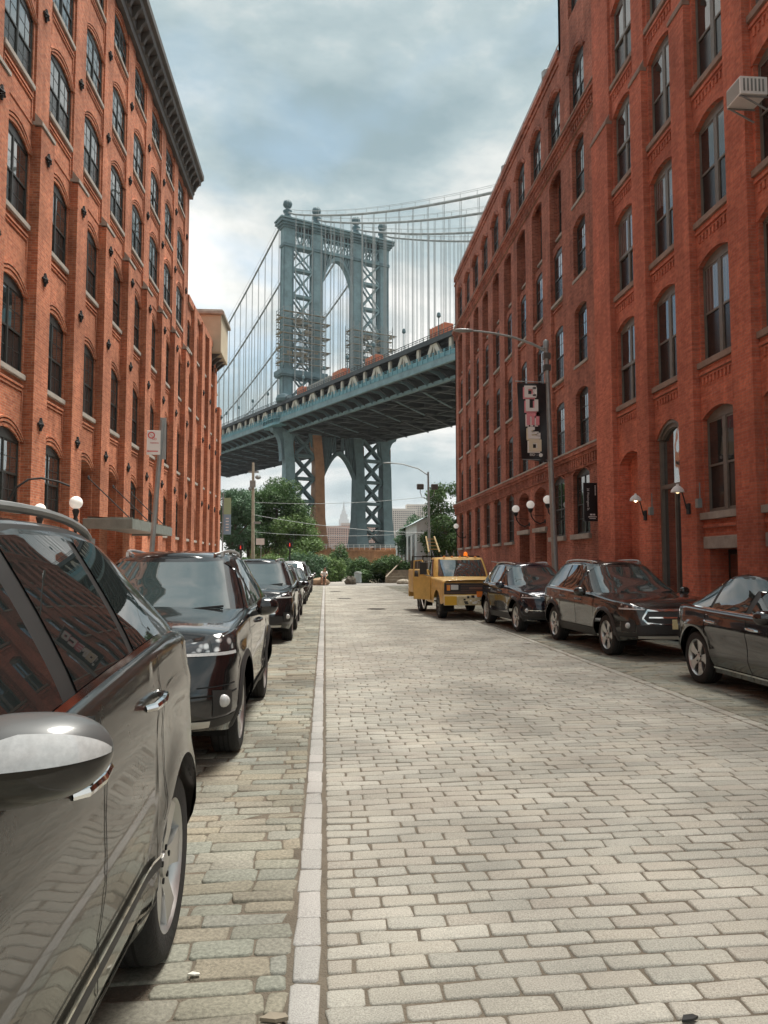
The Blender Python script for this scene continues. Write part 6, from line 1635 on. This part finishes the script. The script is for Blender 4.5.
for y in (1.6,5.0,8.6,12.4,16.2):
    b = MB(); b.box(-.05,.02,y,y+1.5,.9,4.3); f_ = b.build('window', M['frameD'], t); b = MB(); b.box(-.06,-.05,y+.1,y+.7,1.0,4.2); b.box(-.06,-.05,y+.8,y+1.4,1.0,4.2); b.build('pane', M['glassD'], f_)
for x in (1.2,):
    b = MB(); b.box(x,x+1.2,-.05,.02,.9,3.8); f_ = b.build('window', M['frameD'], t); b = MB(); b.box(x+.1,x+1.1,-.06,-.05,1.0,3.7); b.build('pane', M['glassD'], f_)
t = thing('board_fence', 'dark board fence between the yellow truck and the white shed', 'fence', (8.4,64,0)); b = MB()
for i in range(16): b.box(-1.3+i*.3,-1.03+i*.3,0,.04,0,1.9+.05*math.sin(i*3))
b.build('boards', pm('fence_dark', (.10,.08,.06), .9, var=.4, vscale=3), t)
t = thing('box_truck', 'teal-green box trailer glimpsed behind the right-hand tree', 'truck', (13.,84,0)); b = MB(); b.box(-1.5,2.5,0,8,.9,4.6); b.build('cargo_box', pm('teal', (.04,.22,.20), .6), t, bevel=.05); b = MB()
for x in (-1,2):
    for y in (1.2,6.5): b.lathe([(.45,-.15),(.45,.15)], 14, (x,y,.45), 'x')
b.build('wheels', M['tyre'], t)
# green covered crate on the pavement by the narrow door
t = thing('storage_bin', 'dark green storage bin beside the narrow door on the right pavement', 'bin', (9.35,23.9,.13)); b = MB(); b.box(-.35,.35,-.5,.5,0,1.0); b.build('bin_body', pm('bin_green', (.02,.05,.05), .5), t, bevel=.03); b = MB(); b.box(-.4,.4,-.55,.55,1.0,1.08); b.build('bin_lid', M['iron'], t, bevel=.02)
# seated person
pe = thing('person', 'person in white top and dark shorts sitting hunched on a rock at the street end', 'person', (-.1,58.5,0))
rk = thing('boulder', 'tan boulder under the seated person at the left side of the street end', 'boulder', (-.35,58.7,0)); b = MB(); b.ball((0,0,.2),(.75,.5,.38),12); random.seed(9)
b.v = [(v[0]*(1+random.uniform(-.1,.1)), v[1]*(1+random.uniform(-.1,.1)), max(0,v[2])) for v in b.v]; b.build('rock', pm('rock_tan', (.32,.23,.15), .9, var=.3, vscale=4), rk)
def skin(name, V, E, rad, mat, parent):
    me = bpy.data.meshes.new(name); me.from_pydata(V, E, []); me.materials.append(mat); o = obj(name, me, parent)
    sk = o.modifiers.new('skin', 'SKIN'); sk.use_smooth_shade = True
    for i, r_ in enumerate(rad): me.skin_vertices[0].data[i].radius = (r_, r_) if not isinstance(r_, tuple) else r_
    me.skin_vertices[0].data[0].use_root = True
    s_ = o.modifiers.new('sub', 'SUBSURF'); s_.levels = s_.render_levels = 2; return o
skinm = pm('skin', (.45,.26,.17), .6)
V = [(0,0,.58),(.02,-.1,.78),(.05,-.18,.98),(.07,-.24,1.08),(.09,-.28,1.2),(.10,-.30,1.3),
     (.1,-.05,.56),(.14,-.45,.60),(.15,-.42,.12),(.15,-.54,.05), (-.1,-.05,.56),(-.1,-.45,.58),(-.12,-.5,.12),(-.12,-.62,.05),
     (.22,-.2,1.0),(.28,-.3,.78),(.2,-.5,.68),(.17,-.55,.65), (-.12,-.2,1.0),(-.2,-.32,.8),(-.08,-.52,.7),(-.05,-.57,.66)]
Ee = [(0,1),(1,2),(2,3),(3,4),(4,5),(0,6),(6,7),(7,8),(8,9),(0,10),(10,11),(11,12),(12,13),(2,14),(14,15),(15,16),(16,17),(2,18),(18,19),(19,20),(20,21)]
me = bpy.data.meshes.new('skv'); 
def person_body():
    me = bpy.data.meshes.new('body'); me.from_pydata(V, Ee, []); me.materials.append(skinm); o = obj('body', me, pe)
    o.modifiers.new('skin', 'SKIN'); s_ = o.modifiers.new('sub', 'SUBSURF'); s_.levels = s_.render_levels = 2
    rad = [.13,.13,.14,.06,.10,.09,.085,.065,.045,.03,.085,.065,.045,.03,.055,.045,.035,.025,.055,.045,.035,.025]
    if not me.skin_vertices:
        bpy.context.view_layer.update()
    lay = me.skin_vertices[0].data if me.skin_vertices else None
    if lay:
        for i, r_ in enumerate(rad): lay[i].radius = (r_, r_)
        lay[0].use_root = True
    return o
try: person_body()
except Exception as e: print('person', e)
b = MB(); b.tube([(0,.02,.52),(.02,-.1,.76),(.05,-.18,.97),(.07,-.23,1.05)], [.17,.165,.17,.08], 12); b.tube([(.2,-.19,1.0),(.27,-.29,.82)], [.075,.06], 8); b.tube([(-.1,-.19,1.0),(-.19,-.31,.83)], [.075,.06], 8); b.build('shirt', M['white'], pe, smooth=True, angle=180)
b = MB(); b.tube([(0,.05,.53),(.1,-.05,.56),(.14,-.42,.6)], [.15,.12,.085], 10); b.tube([(0,.05,.53),(-.1,-.05,.56),(-.1,-.42,.58)], [.15,.12,.085], 10); b.build('shorts', pm('shorts_dark', (.03,.035,.05), .8), pe, smooth=True, angle=180)
b = MB(); b.ball((.1,-.27,1.27),(.095,.1,.09),10); b.build('hair', pm('hair_brown', (.05,.03,.02), .7), pe, smooth=True, angle=180)
# ------------------------------------------------------------------ skyline across the river
def tower_block(x, y, w, d, h, col, lab, grid=(3.4,3.2), name='apartment_block', setb=None):
    t = thing(name, lab, 'building', (x,y,0)); b = MB(); b.box(-w/2,w/2,0,d,0,h)
    if setb:
        for (ww, z0, z1) in setb: b.box(-ww/2,ww/2,d*.1,d*.1+ww*.8,z0,z1)
    b.build('wall', pm('far_'+str(int(x)), col, .9, var=.1, vscale=.02), t)
    g = MB(); z = 6
    while z < h-3:
        xx = -w/2+1.2
        while xx < w/2-2: g.box(xx,xx+1.7,-.15,-.05,z,z+1.8); xx += grid[0]
        z += grid[1]
    g.build('windows', M['glassD'], t)['kind'] = 'stuff'; return t
tower_block(16, 1180, 46, 20, 60, (.50,.30,.24), 'pinkish brick apartment block across the river, left part of the lower tower arch')
tower_block(42, 1210, 34, 22, 66, (.55,.50,.46), 'pale apartment block across the river, seen in the right part of the lower tower arch')
tower_block(82, 1190, 40, 22, 62, (.50,.30,.24), 'pinkish apartment block seen between the right pair of tower legs')
tower_block(124, 1250, 50, 22, 92, (.58,.52,.46), 'tall pale slab across the river, right of the tower above the white shed')
tower_block(160, 1260, 52, 22, 100, (.56,.50,.44), 'tallest pale slab across the river, furthest right above the white shed')
tower_block(-28, 1200, 36, 20, 48, (.42,.28,.22), 'low brick block across the river behind the left trees')
tower_block(330, 2900, 90, 60, 190, (.30,.40,.38), 'distant grey-green slab on the skyline right of the spire', (9,9))
tower_block(92, 2400, 60, 60, 130, (.28,.40,.38), 'broad green-grey tower block just right of the spired skyscraper', (9,9))
t = thing('skyscraper', 'pale stepped skyscraper with a tall thin spire, hazy in the tower arch', 'skyscraper', (108,4500,0)); b = MB()
for w_, z0, z1 in ((130,0,90),(76,90,215),(58,215,262),(44,262,292),(26,292,312)): b.box(-w_/2,w_/2,-w_*.3,w_*.3,z0,z1)
b.build('shaft', pm('limestone_far', (.42,.42,.42), .8), t); b = MB(); b.tube([(0,0,312),(0,0,335),(0,0,372)], [9,6,1.2], 8); b.build('spire', M['galv'], t)
t = thing('skyscraper', 'slim distant skyscraper with a pointed top above the tall pale slabs', 'skyscraper', (344,3000,0)); b = MB(); b.box(-14,14,0,30,0,175); b.box(-8,8,6,22,175,200); b.build('shaft', pm('far_glass', (.35,.42,.45), .5), t); b = MB(); b.tube([(0,12,200),(0,12,228)], [3,.6], 6); b.build('spire', M['galv'], t)

# ------------------------------------------------------------------ haze, sky, sun, camera
hz = MB(); hz.box(-1500,1800,-60,5000,-1.1,420)
mh = bpy.data.materials.new('haze_air'); mh.use_nodes = True; nt = mh.node_tree; nt.nodes.clear(); out = nt.nodes.new('ShaderNodeOutputMaterial'); pv = nt.nodes.new('ShaderNodeVolumePrincipled')
pv.inputs['Color'].default_value = (.92,.95,1,1); pv.inputs['Density'].default_value = .00011; pv.inputs['Anisotropy'].default_value = .2; nt.links.new(pv.outputs[0], out.inputs['Volume'])
HAZE = True
if HAZE: tag(hz.build('haze', mh), 'thin haze in the air', 'haze', kind='stuff')
w = bpy.data.worlds.new('World'); S.world = w; w.use_nodes = True; nt = w.node_tree; N = nt.nodes; L = nt.links; bg = N['Background']
SAZ, SEL = R(58), R(70)     # azimuth clockwise from +Y, elevation
sky = N.new('ShaderNodeTexSky'); sky.sky_type = 'NISHITA'; sky.sun_disc = False; sky.sun_elevation = SEL; sky.sun_rotation = SAZ; sky.air_density = 1.1; sky.dust_density = 1.0; sky.ozone_density = 1.2
tc = N.new('ShaderNodeTexCoord'); sp = N.new('ShaderNodeSeparateXYZ'); L.new(tc.outputs['Generated'], sp.inputs[0])
ad = N.new('ShaderNodeMath'); ad.operation = 'ADD'; ad.inputs[1].default_value = .24; mxx = N.new('ShaderNodeMath'); mxx.operation = 'MAXIMUM'; mxx.inputs[1].default_value = 0; L.new(sp.outputs[2], mxx.inputs[0]); L.new(mxx.outputs[0], ad.inputs[0])
dx = N.new('ShaderNodeMath'); dx.operation = 'DIVIDE'; dy = N.new('ShaderNodeMath'); dy.operation = 'DIVIDE'
L.new(sp.outputs[0], dx.inputs[0]); L.new(ad.outputs[0], dx.inputs[1]); L.new(sp.outputs[1], dy.inputs[0]); L.new(ad.outputs[0], dy.inputs[1])
cb = N.new('ShaderNodeCombineXYZ'); L.new(dx.outputs[0], cb.inputs[0]); L.new(dy.outputs[0], cb.inputs[1])
def cn(scale, det, rough, off, dist=0.):
    mp = N.new('ShaderNodeMapping'); mp.inputs['Location'].default_value = off; L.new(cb.outputs[0], mp.inputs[0])
    n = N.new('ShaderNodeTexNoise'); n.inputs['Scale'].default_value = scale; n.inputs['Detail'].default_value = det; n.inputs['Roughness'].default_value = rough; n.inputs['Distortion'].default_value = dist; L.new(mp.outputs[0], n.inputs['Vector']); return n.outputs['Fac']
def cramp(x, stops):
    r = N.new('ShaderNodeValToRGB'); L.new(x, r.inputs[0]); e = r.color_ramp.elements
    while len(e) > 1: e.remove(e[-1])
    e[0].position = stops[0][0]; e[0].color = (*stops[0][1],1)
    for p, c in stops[1:]: k = e.new(p); k.color = (*c,1)
    return r.outputs[0]
CK = 2.9
cover = cramp(cn(1.05, 6, .52, (3.1,1.7,0), .35), [(.33,(0,0,0)),(.46,(1,1,1))])
shade = cramp(cn(1.7, 8, .6, (7.3,2.2,0), .3), [(.34,tuple(c*CK for c in (.34,.48,.53))),(.44,tuple(c*CK for c in (.54,.67,.70))),(.53,tuple(c*CK for c in (.90,.94,.92))),(.64,tuple(c*CK*1.15 for c in (1.15,1.13,1.07)))])
skyv = N.new('ShaderNodeMix'); skyv.data_type = 'RGBA'; skyv.inputs[0].default_value = .62; L.new(sky.outputs[0], skyv.inputs[6]); skyv.inputs[7].default_value = (.38*CK,.60*CK,.66*CK,1)
mx = N.new('ShaderNodeMix'); mx.data_type = 'RGBA'; L.new(cover, mx.inputs[0]); L.new(skyv.outputs[2], mx.inputs[6]); L.new(shade, mx.inputs[7])
L.new(mx.outputs[2], bg.inputs['Color']); bg.inputs['Strength'].default_value = .12
sd = bpy.data.lights.new('sun', 'SUN'); sd.energy = 3.3; sd.angle = R(30); sd.color = (1,.95,.87); so = bpy.data.objects.new('sun', sd); COL.objects.link(so)
d = Vector((math.sin(SAZ)*math.cos(SEL), math.cos(SAZ)*math.cos(SEL), math.sin(SEL))); so.rotation_euler = d.to_track_quat('Z', 'Y').to_euler(); so.location = (0,0,60)
cam = bpy.data.cameras.new('camera'); co = bpy.data.objects.new('camera', cam); COL.objects.link(co); S.camera = co
cam.sensor_fit = 'VERTICAL'; cam.sensor_height = 36; cam.lens = 770/1024*36; cam.clip_start = .05; cam.clip_end = 9000
th = math.atan(52/770); ps = math.atan(59/770*math.cos(th))
co.location = (0,0,1.6); co.rotation_euler = (PI/2+th, 0, -ps)
S.render.engine = 'CYCLES'; S.render.resolution_x = 768; S.render.resolution_y = 1024
S.view_settings.view_transform = 'Standard'; S.view_settings.look = 'None'; S.view_settings.gamma = 1; S.view_settings.exposure = 1.32
S.cycles.max_bounces = 8; S.cycles.diffuse_bounces = 3; S.cycles.volume_bounces = 0
